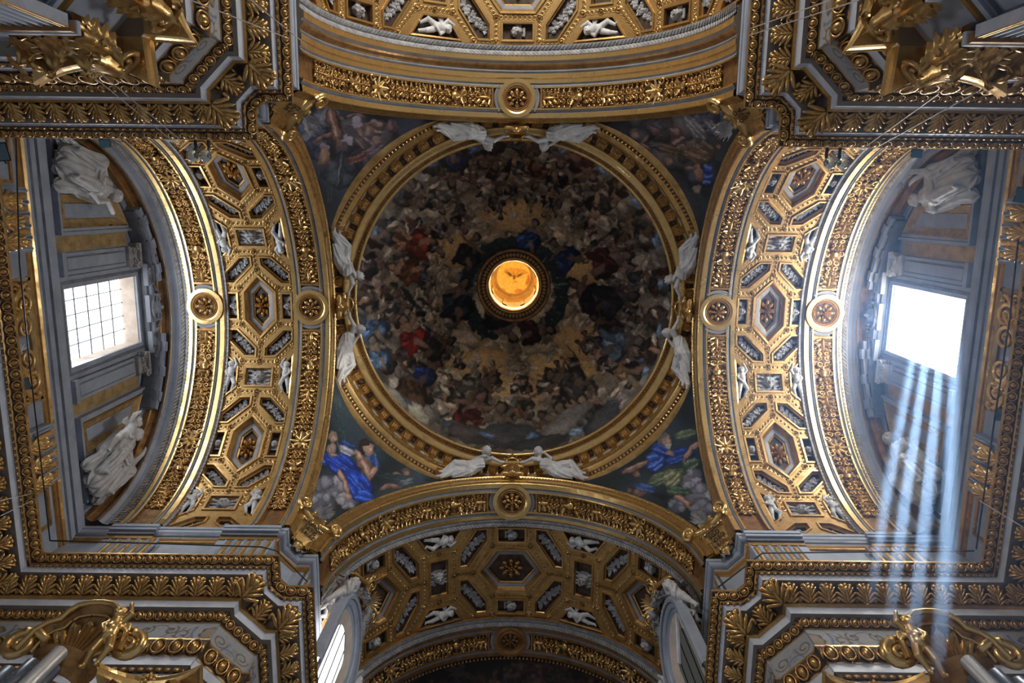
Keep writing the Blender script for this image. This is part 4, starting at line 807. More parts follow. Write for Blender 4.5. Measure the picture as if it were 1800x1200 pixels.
bl += painted_arm([(580, 196), (588, 222), (594, 244)], 10, (.44, .33, .29)) + painted_arm([(585, 236), (566, 240), (556, 248)], 5, (.46, .33, .30)) + [(570, 275, 11, 18, .1, (.54, .42, .37), .75, .05), (648, 232, 10, 12, .4, (.48, .40, .38), .7, .1)] + face(662, 248, 8, .5, (.50, .40, .36), (.44, .42, .42)) + [(688, 222, 13, 12, .5, (.38, .30, .30), .7, .25)] + stroke([(608, 205), (622, 200), (640, 204)], 3.5, (.48, .38, .36)) + face(600, 208, 5, .2, (.46, .36, .34), (.3, .26, .26))
pendentive(-1, -1, 'upper left painted pendentive with large grey wings and a flesh-toned figure', (.17, .18, .22), bl)
bl = cloud(1190, 250, 60, (.30, .27, .27), 12) + cloud(1235, 300, 34, (.24, .25, .29)) + cloud(1130, 225, 30, (.26, .24, .25)) + cloud(1262, 215, 30, (.34, .36, .44)) + cloud(1240, 205, 26, (.36, .36, .42)) + drape(1222, 225, 34, 12, .85, (.52, .51, .52), 5, .2) + drape(1256, 226, 30, 9, .75, (.46, .46, .48), 4, .2) + drape(1240, 260, 22, 12, .6, (.42, .34, .28), 4)
bl += drape(1192, 245, 12, 26, -.35, (.46, .34, .30), 5) + drape(1225, 272, 30, 16, .35, (.46, .36, .28), 6, .6) + drape(1175, 262, 22, 9, .3, (.42, .33, .25), 4) + drape(1243, 308, 11, 22, .1, (.20, .30, .58), 5) + stroke([(1126, 256), (1180, 255)], 1.6, (.46, .46, .44)) + stroke([(1150, 238), (1172, 237)], 1.2, (.6, .6, .58))
bl += [(1152, 228, 13, 9, .5, (.44, .34, .33), .75, .1), (1160, 220, 16, 8, .2, (.30, .30, .34), .6, .2)] + face(1116, 236, 8.5, .2, (.54, .44, .41), (.36, .31, .29)) + painted_arm([(1140, 238), (1128, 252), (1142, 262)], 3.6, (.48, .38, .36)) + face(1176, 282, 9.5, .1, (.48, .38, .34), (.36, .30, .26)) + face(1262, 258, 6, -.4, (.50, .38, .33), (.28, .22, .2)) + [(1228, 305, 9, 18, -.25, (.54, .40, .36), .75, .05)] + painted_arm([(1222, 296), (1206, 294)], 4, (.5, .38, .34)) + face(1226, 334, 7.5, .3, (.56, .44, .40), (.46, .42, .38)) + palm(1234, 352, 26, 1.2, 7)
pendentive(1, -1, 'upper right painted pendentive with grey clouds, putti and a patch of blue drapery', (.17, .18, .20), bl)
# ------------------------------------------------------------------ entablatures of the four corner piers and the two end walls
AX, BX, EX = 6.24, 5.356, 12.55
def pier_path(sx, sy, d, yend, e=.08):
    ln = max(.02, .586 * (1.05 - d) + e); q = BX + d
    pts = [(EX + d, q), (AX + d, q), (AX + d, q + ln), (q + ln, AX + d), (q, AX + d), (q, yend)]
    return [(sx * x, sy * y) for x, y in pts]
def wall_path(sx, d): return [(sx * (EX + d), -(BX + d)), (sx * (EX + d), BX + d)]
def sweep(path, prof, mi): return MB().grid(np.array([[(x, y, z) for x, y in path(d)] for d, z in prof]), mi)
ENT_UP = [(1.3, 18.02, 0), (0, 18.02, 0), (0, 17.97, 0), (.02, 17.95, 1), (.10, 17.90, 1), (.17, 17.73, 0), (.19, 17.69, 3), (.24, 17.66, 2), (.25, 17.66, 2), (.29, 17.48, 4), (.56, 17.46, 3), (.60, 17.40, 3), (.72, 17.12, 0), (.70, 17.10, 0), (.70, 17.02, 0), (.75, 16.95, 2), (.77, 16.93, 2), (.79, 16.73, 4), (.89, 16.71, 1), (.93, 16.66, 1), (1.03, 16.46, 0), (1.05, 16.43, 0)]
ENT_LO = [(1.05, 15.67, 0), (.97, 15.66, 0), (.93, 15.62, 0), (.93, 15.56, 1), (.96, 15.38, 1), (1.04, 15.13, 0), (1.05, 15.08, 2), (1.07, 15.07, 2), (1.07, 14.78, 0), (1.05, 14.77, 1), (1.10, 14.62, 1), (1.13, 14.56, 2), (1.15, 14.55, 2), (1.15, 14.22, 4), (1.5, 14.2, 4)]
EMATS = [GOLD, UMBER, PALE, UMBER, SOFFIT]
def split(P): return [(a, b) for a, b, c in P], [c for a, b, c in P[:-1]]
def seg_items(path, nrm, rt, name, me, d0, z0, d1, z1, w, kind=None, only=None, off=.0, skip=.0, extra=0., flip=False):
    dm, zm = (d0 + d1) / 2, (z0 + z1) / 2; P = path(dm)
    for i, n in enumerate(nrm):
        if only is not None and i not in only: continue
        a, c = Vector((*P[i], zm)), Vector((*P[i + 1], zm)); L = (c - a).length - 2 * skip; m = int(L / w + .5)
        if m < 1: continue
        t = (c - a).normalized(); N = Vector((*n, 0)); up = Vector((0, 0, 1)); dirv = (N * (d1 - d0) * -1 + up * (z1 - z0)).normalized() * -1; out = t.cross(dirv).normalized()
        if out.dot(N - up) < 0: out = -out
        for k in range(m):
            o = a + t * (skip + (k + .5) * L / m) + out * off
            put(name, me, rt, frame(o, t if not flip else -t, dirv, out, (L / m / w, 1, 1)))
MOTIF = []
def arc_blobs(cx, cy, r, a0, a1, w, col, n=14, shrink=0.):
    return [(cx + r * (1 - shrink * i / n) * math.cos(a0 + (a1 - a0) * i / n), cy + r * (1 - shrink * i / n) * math.sin(a0 + (a1 - a0) * i / n), r * abs(a1 - a0) / n * .9 + 1, w, a0 + (a1 - a0) * i / n + PI / 2, col, .25, 0) for i in range(n + 1)]
TAN, TAN2, SLATE = (.44, .37, .29), (.32, .27, .22), (.40, .46, .58)
def motif(x):
    o = [(x, 44, 33, 25, 0, TAN2, .3, 0), (x, 42, 29, 21, 0, (.58, .52, .45), .3, 0)]
    for k in range(-3, 4): o.append((x + 13 * math.sin(k * .42), 42 - 12 * math.cos(k * .42) + 12, 11, 1.3, k * .42 + PI / 2, TAN2, .1, 0))
    for s in (-1, 1):
        o += arc_blobs(x + s * 8, 36, 42, PI / 2 - s * 1.9, PI / 2 - s * .5, 4.2, SLATE, 12); o += arc_blobs(x + s * 70, 46, 24, PI * .2, PI * 2.6, 3.2, TAN, 26, .8); o += arc_blobs(x + s * 105, 30, 18, -PI * .3, PI * 1.8, 2.8, TAN2, 18, .75)
        for k in range(5): o.append((x + s * (48 + 14 * k), 18 + 9 * (k % 2) + 3 * k, 9, 3.2, s * (.5 + .4 * k), TAN, .3, .2)); o.append((x + s * (52 + 13 * k), 62 - 7 * (k % 2), 8, 3, -s * .6, TAN2, .3, .2))
    for k in range(8): a = k * PI / 4; o.append((x + 135 + 9 * math.cos(a), 38 + 9 * math.sin(a), 11, 1.6, a, (.66, .70, .76), .1, 0))
    o += arc_blobs(x + 135, 38, 27, 0, 2 * PI, 2.2, TAN2, 26); return o
def starblobs(x, y, r, c): return [(x + r * .5 * math.cos(k * PI / 4), y + r * .5 * math.sin(k * PI / 4), r * .6, r * .13, k * PI / 4, c, .1, 0) for k in range(8)]
def frieze(path, z0, z1, d, nseg):
    P = path(d); b = MB(); cols = []; run = 0
    for i in range(nseg):
        a, c = np.array(P[i]), np.array(P[i + 1]); L = np.linalg.norm(c - a); H = z1 - z0
        n = max(2, int(L / .024)); m = 34 if L > .4 else 4; G = np.array([[(*(a + (c - a) * k / n), z0 + H * j / m) for k in range(n + 1)] for j in range(m + 1)]); b.grid(G)
        uv = np.array([(L * k / n * 100, (1 - j / m) * 77) for j in range(m + 1) for k in range(n + 1)]); bl = []
        if L > 2.5:
            x = 90
            while x < L * 100 + 60: bl += motif(x); x += 270
        elif L > .7:
            for s in (-1, 1): bl += arc_blobs(L * 50 + s * 34, 38, 20, 0, PI * 2.6, 2.6, TAN, 24, .7)
            bl += starblobs(L * 50 - 11, 30, 11, TAN2) + starblobs(L * 50 + 12, 34, 11, TAN2) + starblobs(L * 50, 54, 11, TAN2); bl += arc_blobs(L * 50, 66, 22, PI * 1.1, PI * 1.9, 3, SLATE, 8)
        cols.append(paint(uv, np.tile(np.array([.60, .60, .61]), (len(uv), 1)), bl))
    me = b.mesh('frieze', FRIEZE); set_col(me, np.concatenate(cols)); return me
BEADS = MB().merge(dome(.055, .045, .045, 6, 3)); BEADS.merge(dome(.02, .03, .02, 5, 2), Matrix.Translation((.085, 0, 0)))
PW = {(-1, -1): 'upper left', (1, -1): 'upper right', (-1, 1): 'lower left', (1, 1): 'lower right'}
for (sx, sy), wh in PW.items():
    yend = 13.2 if sy > 0 else 11.2
    path = lambda d, sx=sx, sy=sy, ye=yend: pier_path(sx, sy, d, ye)
    r2 = math.sqrt(.5); nr = [(0, -sy), (-sx, 0), (-sx * r2, -sy * r2), (0, -sy), (-sx, 0)]
    E = root('corner_entablature', 'stepped entablature of the %s corner pier with egg mouldings, acanthus brackets and painted frieze' % wh, 'entablature', (sx * 6.5, sy * 6.5, 16), 'entablatures of the four corner piers')
    p, mi = split(ENT_UP); put('cornice', sweep(path, p, mi).mesh('cornice', EMATS), E)
    p, mi = split(ENT_LO); put('architrave', sweep(path, p, mi).mesh('architrave', EMATS), E)
    put('frieze', frieze(path, 15.66, 16.44, 1.05, 5), E)
    seg_items(path, nr, E, 'egg', EGG['topg'], .03, 17.95, .16, 17.74, .285, off=.01)
    seg_items(path, nr, E, 'egg', EGG['midg'], .90, 16.70, 1.02, 16.47, .255, off=.01)
    seg_items(path, nr, E, 'egg', EGG['lowg'], .935, 15.52, 1.03, 15.14, .42, off=.01)
    seg_items(path, nr, E, 'modillion', MOD_ME, .66, 17.26, .70, 17.10, .50, off=.02, flip=sx * sy > 0) if False else None
    for i, n in enumerate(nr):
        P = path(.70); a, c = Vector((*P[i], 17.12)), Vector((*P[i + 1], 17.12)); L = (c - a).length
        m = max(1, int(L / .5 + .4)) if i in (0, 4) else (1 if L > .3 else 0); t = (c - a).normalized(); N = Vector((*n, 0))
        y = (N * .26 + Vector((0, 0, .36))).normalized(); z = (N * .36 - Vector((0, 0, .26))).normalized()
        for k in range(m):
            o = a + t * L * (k + .5) / m; put('modillion', MOD_ME, E, frame(o - N * .0, t, y, z, (1.25, 1.12, 1.1)))
    for i in (0, 3):    # corner leaves under the two projecting angles
        P = path(.70)[1 if i == 0 else 4]; N = Vector((-sx * r2, -sy * r2, 0)); t = Vector((-N.y, N.x, 0))
        put('modillion', MOD_ME, E, frame(Vector((*P, 17.1)), t, (N * .36 + Vector((0, 0, .36))).normalized(), (N * .36 - Vector((0, 0, .36))).normalized(), (1.75, 1.5, 1.3)))
    b = MB()
    for i, n in enumerate(nr):
        N = Vector((*n, 0))
        for d, z, w, src in ((.215, 17.675, .17, BEADS), (1.10, 14.66, .2, BEADS)):
            P = path(d); a, c = Vector((*P[i], z)), Vector((*P[i + 1], z)); L = (c - a).length; t = (c - a).normalized()
            for k in range(int(L / w)): b.merge(src, frame(a + t * (k + .5) * w, t, Vector((0, 0, 1)), (N - Vector((0, 0, .6))).normalized(), 1.1 if w < .19 else 1.7))
    put('bead_course', b.mesh('bead_course', GOLD), E, kind='stuff')
    # attic above the cornice
    A = root('attic_course', 'grey attic cornice with gold fluting above the %s corner entablature' % wh, 'attic', (sx * 7, sy * 7, 20))
    AT = [(1.05, 18.0, 0), (1.05, 20.64, 1), (.99, 20.68, 1), (.99, 20.74, 2), (.96, 20.78, 1), (.93, 20.82, 0), (.93, 20.86, 3), (.88, 20.9, 3), (.86, 20.98, 0), (.82, 21.02, 0), (.80, 21.10, 3), (.79, 21.12, 0), (.77, 21.13, 0), (.77, 21.27, 0), (1.7, 21.29, 0)]
    p, mi = split(AT); put('cornice', sweep(lambda d, a_=sx, b_=sy, ye=yend: [(a_ * 14.1, b_ * (BX + d))] + pier_path(a_, b_, d, ye, .35)[1:], p, mi).mesh('cornice', [GREY, GOLD, BROWN, DGREY]), A)
    for c0, n in ((7.4, 5), (10.95, 5)):
        for k in range(n):
            for ax in ((0, 1) if c0 < 8 else (0,)):
                f = frame((sx * (c0 + .3 * k), sy * (BX + .93), 20.22) if ax == 0 else (sx * (BX + .93), sy * (c0 + .3 * k), 20.22), Vector((1, 0, 0)) if ax == 0 else Vector((0, 1, 0)), Vector((0, 0, 1)), Vector((0, -sy, 0)) if ax == 0 else Vector((-sx, 0, 0)))
                put('flute', FLUTE_ME, A, f)
    for x0, x1 in ((6.24 + 1.0, 9.0), (11.05, 12.5)):   # projecting blocks under the arches
        for ax in (0, 1):
            if ax == 1: continue
            c, dd = ((x0 + x1) / 2, x1 - x0); yq = BX + .82
            bb = MB()
            for z0, z1, pr, m in ((21.13, 21.30, .13, 0), (20.98, 21.12, .10, 0), (20.84, 20.96, .02, 1), (20.66, 20.82, -.04, 2), (18.1, 20.64, -.08, 0)):
                ctr = (sx * c, sy * (yq - pr / 2 + .1), (z0 + z1) / 2) if ax == 0 else (sx * (yq - pr / 2 + .1), sy * c, (z0 + z1) / 2)
                bb.box(ctr, (dd, pr + .2, z1 - z0) if ax == 0 else (pr + .2, dd, z1 - z0), m)
            put('projecting_block', bb.mesh('projecting_block', [GREY, DGREY, GOLD]), A)
    # pier wall with chamfer, pilasters and capitals
    Wp = root('corner_pier', 'blue-grey marble chamfer of the %s pier between its two pilasters' % wh, 'pier', (sx * 7.5, sy * 7.5, 10))
    put('wall', sweep(lambda d, f=path: f(d), [(1.42, 14.22), (1.42, 7.0)], 0).mesh('wall', MARBLE), Wp)
    P = path(1.42); a, c = Vector((*P[2], 0)), Vector((*P[3], 0)); t = (c - a).normalized(); N = Vector((-sx * r2, -sy * r2, 0)); mid = (a + c) / 2
    pb = MB()
    for x, z, w, h, m in ((0, 12.52, 1.15, .10, 0), (0, 12.30, 1.15, .12, 2), (-.5, 9.6, .10, 5.2, 2), (.5, 9.6, .10, 5.2, 2), (-.40, 9.6, .05, 5.0, 1), (.40, 9.6, .05, 5.0, 1), (0, 12.1, .9, .06, 1)):
        pb.box((x, z, .03), (w, h, .1), m, frame(mid, t, Vector((0, 0, 1)), N))
    put('panel_moulding', pb.mesh('panel_moulding', [GOLD, DGREY, MARBLE]), Wp)
    for ax in (0, 1):
        c0 = 7.87; N = Vector((0, -sy, 0)) if ax == 0 else Vector((-sx, 0, 0)); t = Vector((1, 0, 0)) if ax == 0 else Vector((0, 1, 0))
        o = Vector((sx * c0, sy * (BX + 1.27), 0)) if ax == 0 else Vector((sx * (BX + 1.27), sy * c0, 0)); F = frame(o, t, Vector((0, 0, 1)), N)
        R_ = root('pilaster', 'fluted grey pilaster with gilded acanthus capital, %s pier, on its %s face' % (wh, 'transept' if ax == 0 else ('apse' if sy > 0 else 'nave')), 'pilaster', tuple(o + Vector((0, 0, 7))))
        put('shaft', SHAFT_ME, R_, F); cp = put('capital', CAPBELL_ME, R_, F)
        put('abacus', ABACUS_ME, cp, F)
        for q, (x, y, zz, sc, ry, rx) in enumerate(CAPLEAVES): put('acanthus_leaf', CAPLEAF_ME, cp, F @ Matrix.Translation((x, y, zz)) @ Matrix.Rotation(ry, 4, 'Y') @ Matrix.Rotation(rx, 4, 'X') @ Matrix.Scale(sc, 4))
        for s in (-1, 1): put('volute', VOLUTE_ME, cp, F @ Matrix.Translation((s * .80, 13.60, .30)) @ Matrix.Rotation(s * PI / 4, 4, 'Y') @ Matrix.Diagonal((s * 1.35, 1.3, 1.5, 1)))
        put('fleuron', FLEUR_ME, cp, F @ Matrix.Translation((0, 14.0, .42)))
for sx, wh in ((-1, 'left'), (1, 'right')):
    path = lambda d, sx=sx: wall_path(sx, d); nr = [(-sx, 0)]
    E = root('end_wall_cornice', 'gilded egg-moulded cornice running along the %s edge under the window' % wh, 'entablature', (sx * 13.2, 0, 16))
    p, mi = split(ENT_UP); put('cornice', sweep(path, p, mi).mesh('cornice', EMATS), E); p, mi = split(ENT_LO); put('architrave', sweep(path, p, mi).mesh('architrave', EMATS), E)
    put('frieze', frieze(path, 15.66, 16.44, 1.05, 1), E)
    seg_items(path, nr, E, 'egg', EGG['topg'], .03, 17.95, .16, 17.74, .285, off=.01)
    P = path(.70); a, c = Vector((*P[0], 17.12)), Vector((*P[1], 17.12)); N = Vector((-sx, 0, 0)); t = (c - a).normalized(); L = (c - a).length
    for k in range(23): put('modillion', MOD_ME, E, frame(a + t * L * (k + .5) / 23, t, (N * .26 + Vector((0, 0, .36))).normalized(), (N * .36 - Vector((0, 0, .26))).normalized(), (1.25, 1.12, 1.1)))
    b = MB()
    for k in range(62): b.merge(BEADS, frame(Vector((sx * (EX + .215), -5.4 + .174 * (k + .5), 17.675)), Vector((0, 1, 0)), Vector((0, 0, 1)), (N - Vector((0, 0, .6))).normalized(), 1.1))
    put('bead_course', b.mesh('bead_course', GOLD), E, kind='stuff')
    A = root('end_wall_attic', 'attic band under the %s window with gold scroll panel and fluted gold brackets' % wh, 'attic', (sx * 13.7, 0, 19.5))
    AT = [(13.72, 18.0, 0), (13.72, 20.36, 1), (13.66, 20.40, 1), (13.66, 20.48, 2), (13.62, 20.52, 1), (13.58, 20.60, 0), (13.56, 20.68, 3), (13.52, 20.74, 0), (13.5, 20.92, 3), (13.44, 20.96, 0), (13.41, 21.04, 0), (13.40, 21.27, 0), (14.2, 21.3, 0)]
    p, mi = split(AT); put('cornice', sweep(lambda d, sx=sx: [(sx * d, -6.7), (sx * d, 6.7)], p, mi).mesh('cornice', [GREY, GOLD, BROWN, DGREY]), A)
    X = sx * 13.70; FY, FU, FN = Vector((0, 1, 0)), Vector((0, 0, 1)), Vector((-sx, 0, 0))
    for s in (-1, 1):
        put('bracket', MB().box((s * 3.35, 0, .12), (1.75, 1.1, .26)).box((s * 3.35, -.75, .22), (1.6, .4, .3)).mesh('bracket', GREY), A, frame((X, 0, 19.75), FY, FU, FN))
        for k in range(5): put('flute', FLUTE_ME, A, frame((X - sx * .26, s * (2.72 + .32 * k), 19.9), FY, FU, FN, (1.1, .78, 1.1)))
        for k in range(3): put('gilded_leaf', LEAFBIG_ME, A, frame((X - sx * .38, s * (2.82 + .53 * k), 18.8), FY, FU, FN, (.85, .95, .9)))
        for z in (18.4, 20.1): put('panel_strip', MB().box((0, 0, 0), (1.15, .09, .08)).mesh('panel_strip', GOLD), A, frame((X, s * 4.95, z), FY, FU, FN))
        for y in (4.38, 5.52): put('panel_strip', MB().box((0, 0, 0), (.09, 1.7, .08)).mesh('panel_strip', GOLD), A, frame((X, s * y, 19.25), FY, FU, FN))
        put('panel_frame', MB().box((s * 1.55, 0, 0), (.12, 1.5, .12)).box((s * 1.72, 0, -.02), (.1, 1.7, .1)).mesh('panel_frame', OCHRE), A, frame((X, 0, 19.55), FY, FU, FN))
        for k in range(2): put('scroll', BIGSCROLL_ME, A, frame((X - sx * .08, s * (.45 + .62 * k), 19.55 + .1 * k), FY * s, FU, FN, (1., 1., 1.)))
    put('panel_frame', MB().box((0, .78, 0), (3.3, .12, .12)).box((0, .93, -.02), (3.6, .1, .1)).mesh('panel_frame', OCHRE), A, frame((X, 0, 19.4), FY, FU, FN))
    put('star', MB().merge(star_flower(.3, 12)).mesh('star', PALE), A, frame((X - sx * .1, .25, 19.5), FY, FU, FN))
def un(u, v, Z):
    d = np.array([(u - 900) / FPX, (v - 600) / FPX, 1]) @ RR; return tuple(CAM + d * (Z / d[2]))
# ------------------------------------------------------------------ the two transept end walls with their windows
def rect_frame(b, y0, y1, z0, z1, w, d, dz, mi):
    """moulded frame in the wall plane: local x = along wall, y = up, z = out"""
    yc, zc = (y0 + y1) / 2, (z0 + z1) / 2
    b.box((yc, z1 + w / 2, dz), (y1 - y0 + 2 * w, w, d), mi).box((yc, z0 - w / 2, dz), (y1 - y0 + 2 * w, w, d), mi).box((y0 - w / 2, zc, dz), (w, z1 - z0, d), mi).box((y1 + w / 2, zc, dz), (w, z1 - z0, d), mi)
XW, Y1, Z0, Z1 = 13.85, 1.22, 22.02, 26.34
for sx, wh in ((-1, 'left'), (1, 'right')):
    F = frame((sx * XW, 0, 0), Vector((0, 1, 0)), Vector((0, 0, 1)), Vector((-sx, 0, 0)))
    Rt = bpy.data.objects.new('wall_' + wh, None); COL.objects.link(Rt); Rt.location = (sx * XW, 0, 21.3); WM[Rt.name] = Matrix.Translation(Rt.location)
    tag(Rt, 'grey stucco end wall of the %s transept around its window' % wh, None, None, 'structure')
    # wall surface with the window hole
    outer = [(6.2 * math.sin(a), ZC + 6.2 * math.cos(a)) for a in np.linspace(-PI / 2, PI / 2, 40)]; hole = [(-Y1, Z0), (Y1, Z0), (Y1, Z1), (-Y1, Z1)]
    tri = tessellate_polygon([[Vector((*p, 0)) for p in outer], [Vector((*p, 0)) for p in hole]])
    put('wall_surface', MB().add([F @ Vector((*p, 0)) for p in outer + hole], [tuple(t) for t in tri]).mesh('wall_surface', GREY), Rt)
    Wn = bpy.data.objects.new('window_%d' % (1 if sx < 0 else 2), None); COL.objects.link(Wn); Wn.location = (sx * XW, 0, Z0); WM[Wn.name] = Matrix.Translation(Wn.location)
    tag(Wn, 'tall window with iron grid, white sky behind, left wall' if sx < 0 else 'blown-out sunlit window with light beams, right wall', None, None, 'structure')
    b = MB(); dp = 1.0
    for q, m in (([(-Y1, Z0), (-Y1, Z1)], 0), ([(Y1, Z0), (Y1, Z1)], 0), ([(-Y1, Z1), (Y1, Z1)], 0), ([(-Y1, Z0), (Y1, Z0)], 0)):
        b.grid([[(*p, 0) for p in q], [(*p, -dp) for p in q]], m)
    rv = put('reveal', MB().merge(b, F).mesh('reveal', REVEAL), Wn)
    b = MB(); rect_frame(b, -Y1, Y1, Z0, Z1, .14, .10, .03, 0); rect_frame(b, -Y1 - .14, Y1 + .14, Z0 - .14, Z1 + .14, .10, .16, .05, 1); rect_frame(b, -Y1 - .24, Y1 + .24, Z0 - .24, Z1 + .24, .14, .10, .04, 0)
    b.box((-1.62, Z1 + .1, .06), (.22, 1.0, .12)).box((1.62, Z1 + .1, .06), (.22, 1.0, .12))
    put('window_frame', MB().merge(b, F).mesh('window_frame', [GREY, DGREY]), Wn)
    ny, nz = (5, 6) if sx < 0 else (4, 6); dep = -.52 if sx < 0 else -.85
    for k in range(1, ny): put('glazing_bar', MB().merge(MB().box((-Y1 + 2 * Y1 * k / ny, (Z0 + Z1) / 2, dep), (.022 if sx < 0 else .04, Z1 - Z0, .03)), F).mesh('glazing_bar', IRON), Wn)
    for k in range(1, nz): put('glazing_bar', MB().merge(MB().box((0, Z0 + (Z1 - Z0) * k / nz, dep), (2 * Y1, .022 if sx < 0 else .30, .03)), F).mesh('glazing_bar', IRON), Wn)  # right window's cross bars widened to split the sun into beams
    dz = dep - .04 if sx < 0 else dep + .05
    for i in range(ny):
        for k in range(nz):
            y0, y1 = -Y1 + 2 * Y1 * i / ny, -Y1 + 2 * Y1 * (i + 1) / ny; z0, z1 = Z0 + (Z1 - Z0) * k / nz, Z0 + (Z1 - Z0) * (k + 1) / nz
            put('pane', MB().grid([[F @ Vector((y0, z0, dz)), F @ Vector((y1, z0, dz))], [F @ Vector((y0, z1, dz)), F @ Vector((y1, z1, dz))]]).mesh('pane', PANE if sx < 0 else PANER), Wn)
    # sill course, panels, pilasters, ochre strips, pediment with cartouche
    for s in (-1, 1):
        b = MB().box((s * 1.98, 23.75, .08), (.66, 3.7, .16), 0).box((s * 1.98, 23.75, .18), (.44, 3.4, .05), 1).box((s * 1.98, 23.75, .2), (.34, 3.3, .05), 0).box((s * 1.98, 21.95, .12), (.74, .2, .24), 0)
        w = put('wall_pilaster', MB().merge(b, F).mesh('wall_pilaster', [GREY, DGREY]), Rt)
        c = MB().box((s * 1.98, 25.66, .14), (.7, .1, .28)).box((s * 1.98, 26.2, .2), (.86, .14, .4)).box((s * 1.98, 25.92, .14), (.6, .44, .28))
        for q in (-.18, .18): c.merge(spiral(s * 1.98 + q, 25.95, .13, 1.2, 0, .04, 1 if q > 0 else -1, 12, .32))
        for q in (-.36, .36): c.merge(spiral(s * 1.98 + q, 26.08, .14, 1.3, PI / 2, .05, 1 if q > 0 else -1, 14, .36))
        put('pilaster_capital', MB().merge(c, F).mesh('pilaster_capital', STONE if sx < 0 else WHITE), w)
        put('ochre_strip', MB().merge(MB().box((s * 2.58, 23.9, .0), (.46, 4.2, .04)), F).mesh('ochre_strip', OCHRE), Rt)
        zt = lambda y, r: ZC + math.sqrt(max(.1, r * r - y * y))
        # framed slanted panel
        P = [(s * 2.86, 22.0), (s * 4.28, 22.0), (s * 4.28, zt(4.28, 5.85)), (s * 2.86, zt(2.86, 5.85))]; b = MB(); rows = []
        for d, z in ((0, 0), (0, .2), (.10, .2), (.12, .14), (.22, .14), (.25, .18), (.29, .16), (.38, .09), (.52, .03), (.55, .06), (.61, .05)): rows.append([F @ Vector((*q, z)) for q in poly_inset(P, d * .88)])
        b.grid(rows, [0, 0, 1, 0, 2, 2, 3, 3, 2, 0], True); b.add(rows[-1], [tuple(range(4))], 0); put('framed_panel', b.mesh('framed_panel', [GREY, DGREY, GOLD, OCHRE]), Rt)
        P = [(s * 4.42, 22.0), (s * 5.7, 22.0), (s * 5.3, zt(5.3, 5.85)), (s * 4.8, zt(4.8, 5.85)), (s * 4.42, zt(4.42, 5.85))]; b = MB(); rows = []
        for d, z in ((0, 0), (0, .14), (.12, .14), (.14, .09), (.2, .12), (.26, .03)): rows.append([F @ Vector((*q, z)) for q in poly_inset(P, d)])
        b.grid(rows, [0, 0, 1, 2, 2], True); b.add(rows[-1], [tuple(range(5))], 3); put('corner_panel', b.mesh('corner_panel', [GREY, DGREY, GOLD, OCHRE]), Rt)
    b = MB().box((0, 26.72, .22), (4.9, .16, .44), 0).box((0, 26.60, .16), (4.6, .12, .32), 1)
    for k, (y, w) in enumerate(((0, 1.0), (-1.25, .8), (1.25, .8))): b.box((y, 26.62, .34), (w, .28, .16), 0)
    for s in (-1, 1):
        for k in range(9):
            a0, a1 = .16 + .052 * k, .16 + .052 * (k + 1) + .012; y, z = s * 6.0 * math.sin((a0 + a1) / 2) * 1.02, ZC + 6.02 * math.cos((a0 + a1) / 2) - .25
            m = frame((y, z, .36 + .06 * (k % 3 == 1)), Vector((math.cos((a0 + a1) / 2), -s * math.sin((a0 + a1) / 2), 0)), Vector((s * math.sin((a0 + a1) / 2), math.cos((a0 + a1) / 2), 0)), Vector((0, 0, 1)))
            b.box((0, 0, 0), (.36, .2, .62), 0, m).box((0, -.16, -.06), (.36, .12, .46), 1, m)
    b.box((0, 26.98, .2), (1.5, .6, .3), 0)
    pd = put('pediment', MB().merge(b, F).mesh('pediment', [GREY, DGREY]), Rt)
    c = MB().merge(dome(.26, .30, .14, 12, 5), Matrix.Translation((0, 26.98, .42))).merge(dome(.10, .12, .2, 8, 4), Matrix.Translation((0, 26.98, .5)))
    for s in (-1, 1): c.merge(spiral(s * .32, 27.1, .2, 1.5, PI / 2, .06, -s, 18, .44)); c.tube([(s * .45, 27.0, .42), (s * .5, 26.8, .44), (s * .25, 26.62, .46), (0, 26.58, .46)], .06, 6)
    put('cartouche', MB().merge(c, F).mesh('cartouche', GREY, True), pd)
    for s in (-1, 1):
        c = MB()
        for k in range(14):
            t = k / 13; y, z = s * (.62 + 1.2 * t), 27.12 - .42 * t - .2 * math.sin(t * PI)
            c.merge(leaf(.24, .15, .08, .8, 2, 6, 5), Matrix.Translation((y, z, .40)) @ Matrix.Rotation(k * 2.4, 4, 'Z')); c.merge(dome(.07, .07, .08, 6, 3), Matrix.Translation((y, z, .4)))
        put('festoon', MB().merge(c, F).mesh('festoon', STONE, True), pd)
    # saints seated in the spandrel panels
    for s in (-1, 1):
        v = (0 if s < 0 else 1) if sx < 0 else (1 if s < 0 else 0); upv = Vector((-s * .30, .95, 0)).normalized()
        M_ = F @ frame((s * 5.02, 22.0, .05), Vector((upv.y, -upv.x, 0)) * s, upv, Vector((0, 0, 1)), (1.0, 1.06, .85))
        g = root('saint_statue', {(-1, -1): 'white stucco seated saint looking down, upper end of the left window wall', (-1, 1): 'white stucco seated saint with a child beside it, lower end of left window wall', (1, -1): 'stucco saint holding a large cross, upper end of the right window wall', (1, 1): 'hazy stucco saint behind the light beams, lower end of right window wall'}[(sx, s)], 'statue', tuple(M_.translation))
        put('figure', SAINT_ME[v], g, M_)
        if (sx, s) == (1, -1):
            put('cross', MB().box((0, 0, 0), (.16, 2.7, .14)).box((0, .85, 0), (1.0, .16, .14)).mesh('cross', WHITE), g, M_ @ Matrix.Translation((.75, 1.9, .95)) @ Matrix.Rotation(-.32, 4, 'Z'))
        if (sx, s) == (-1, 1): put('child', PUTTO_ME, g, M_ @ Matrix.Translation((-.75, 1.5, .7)) @ Matrix.Scale(1.5, 4))
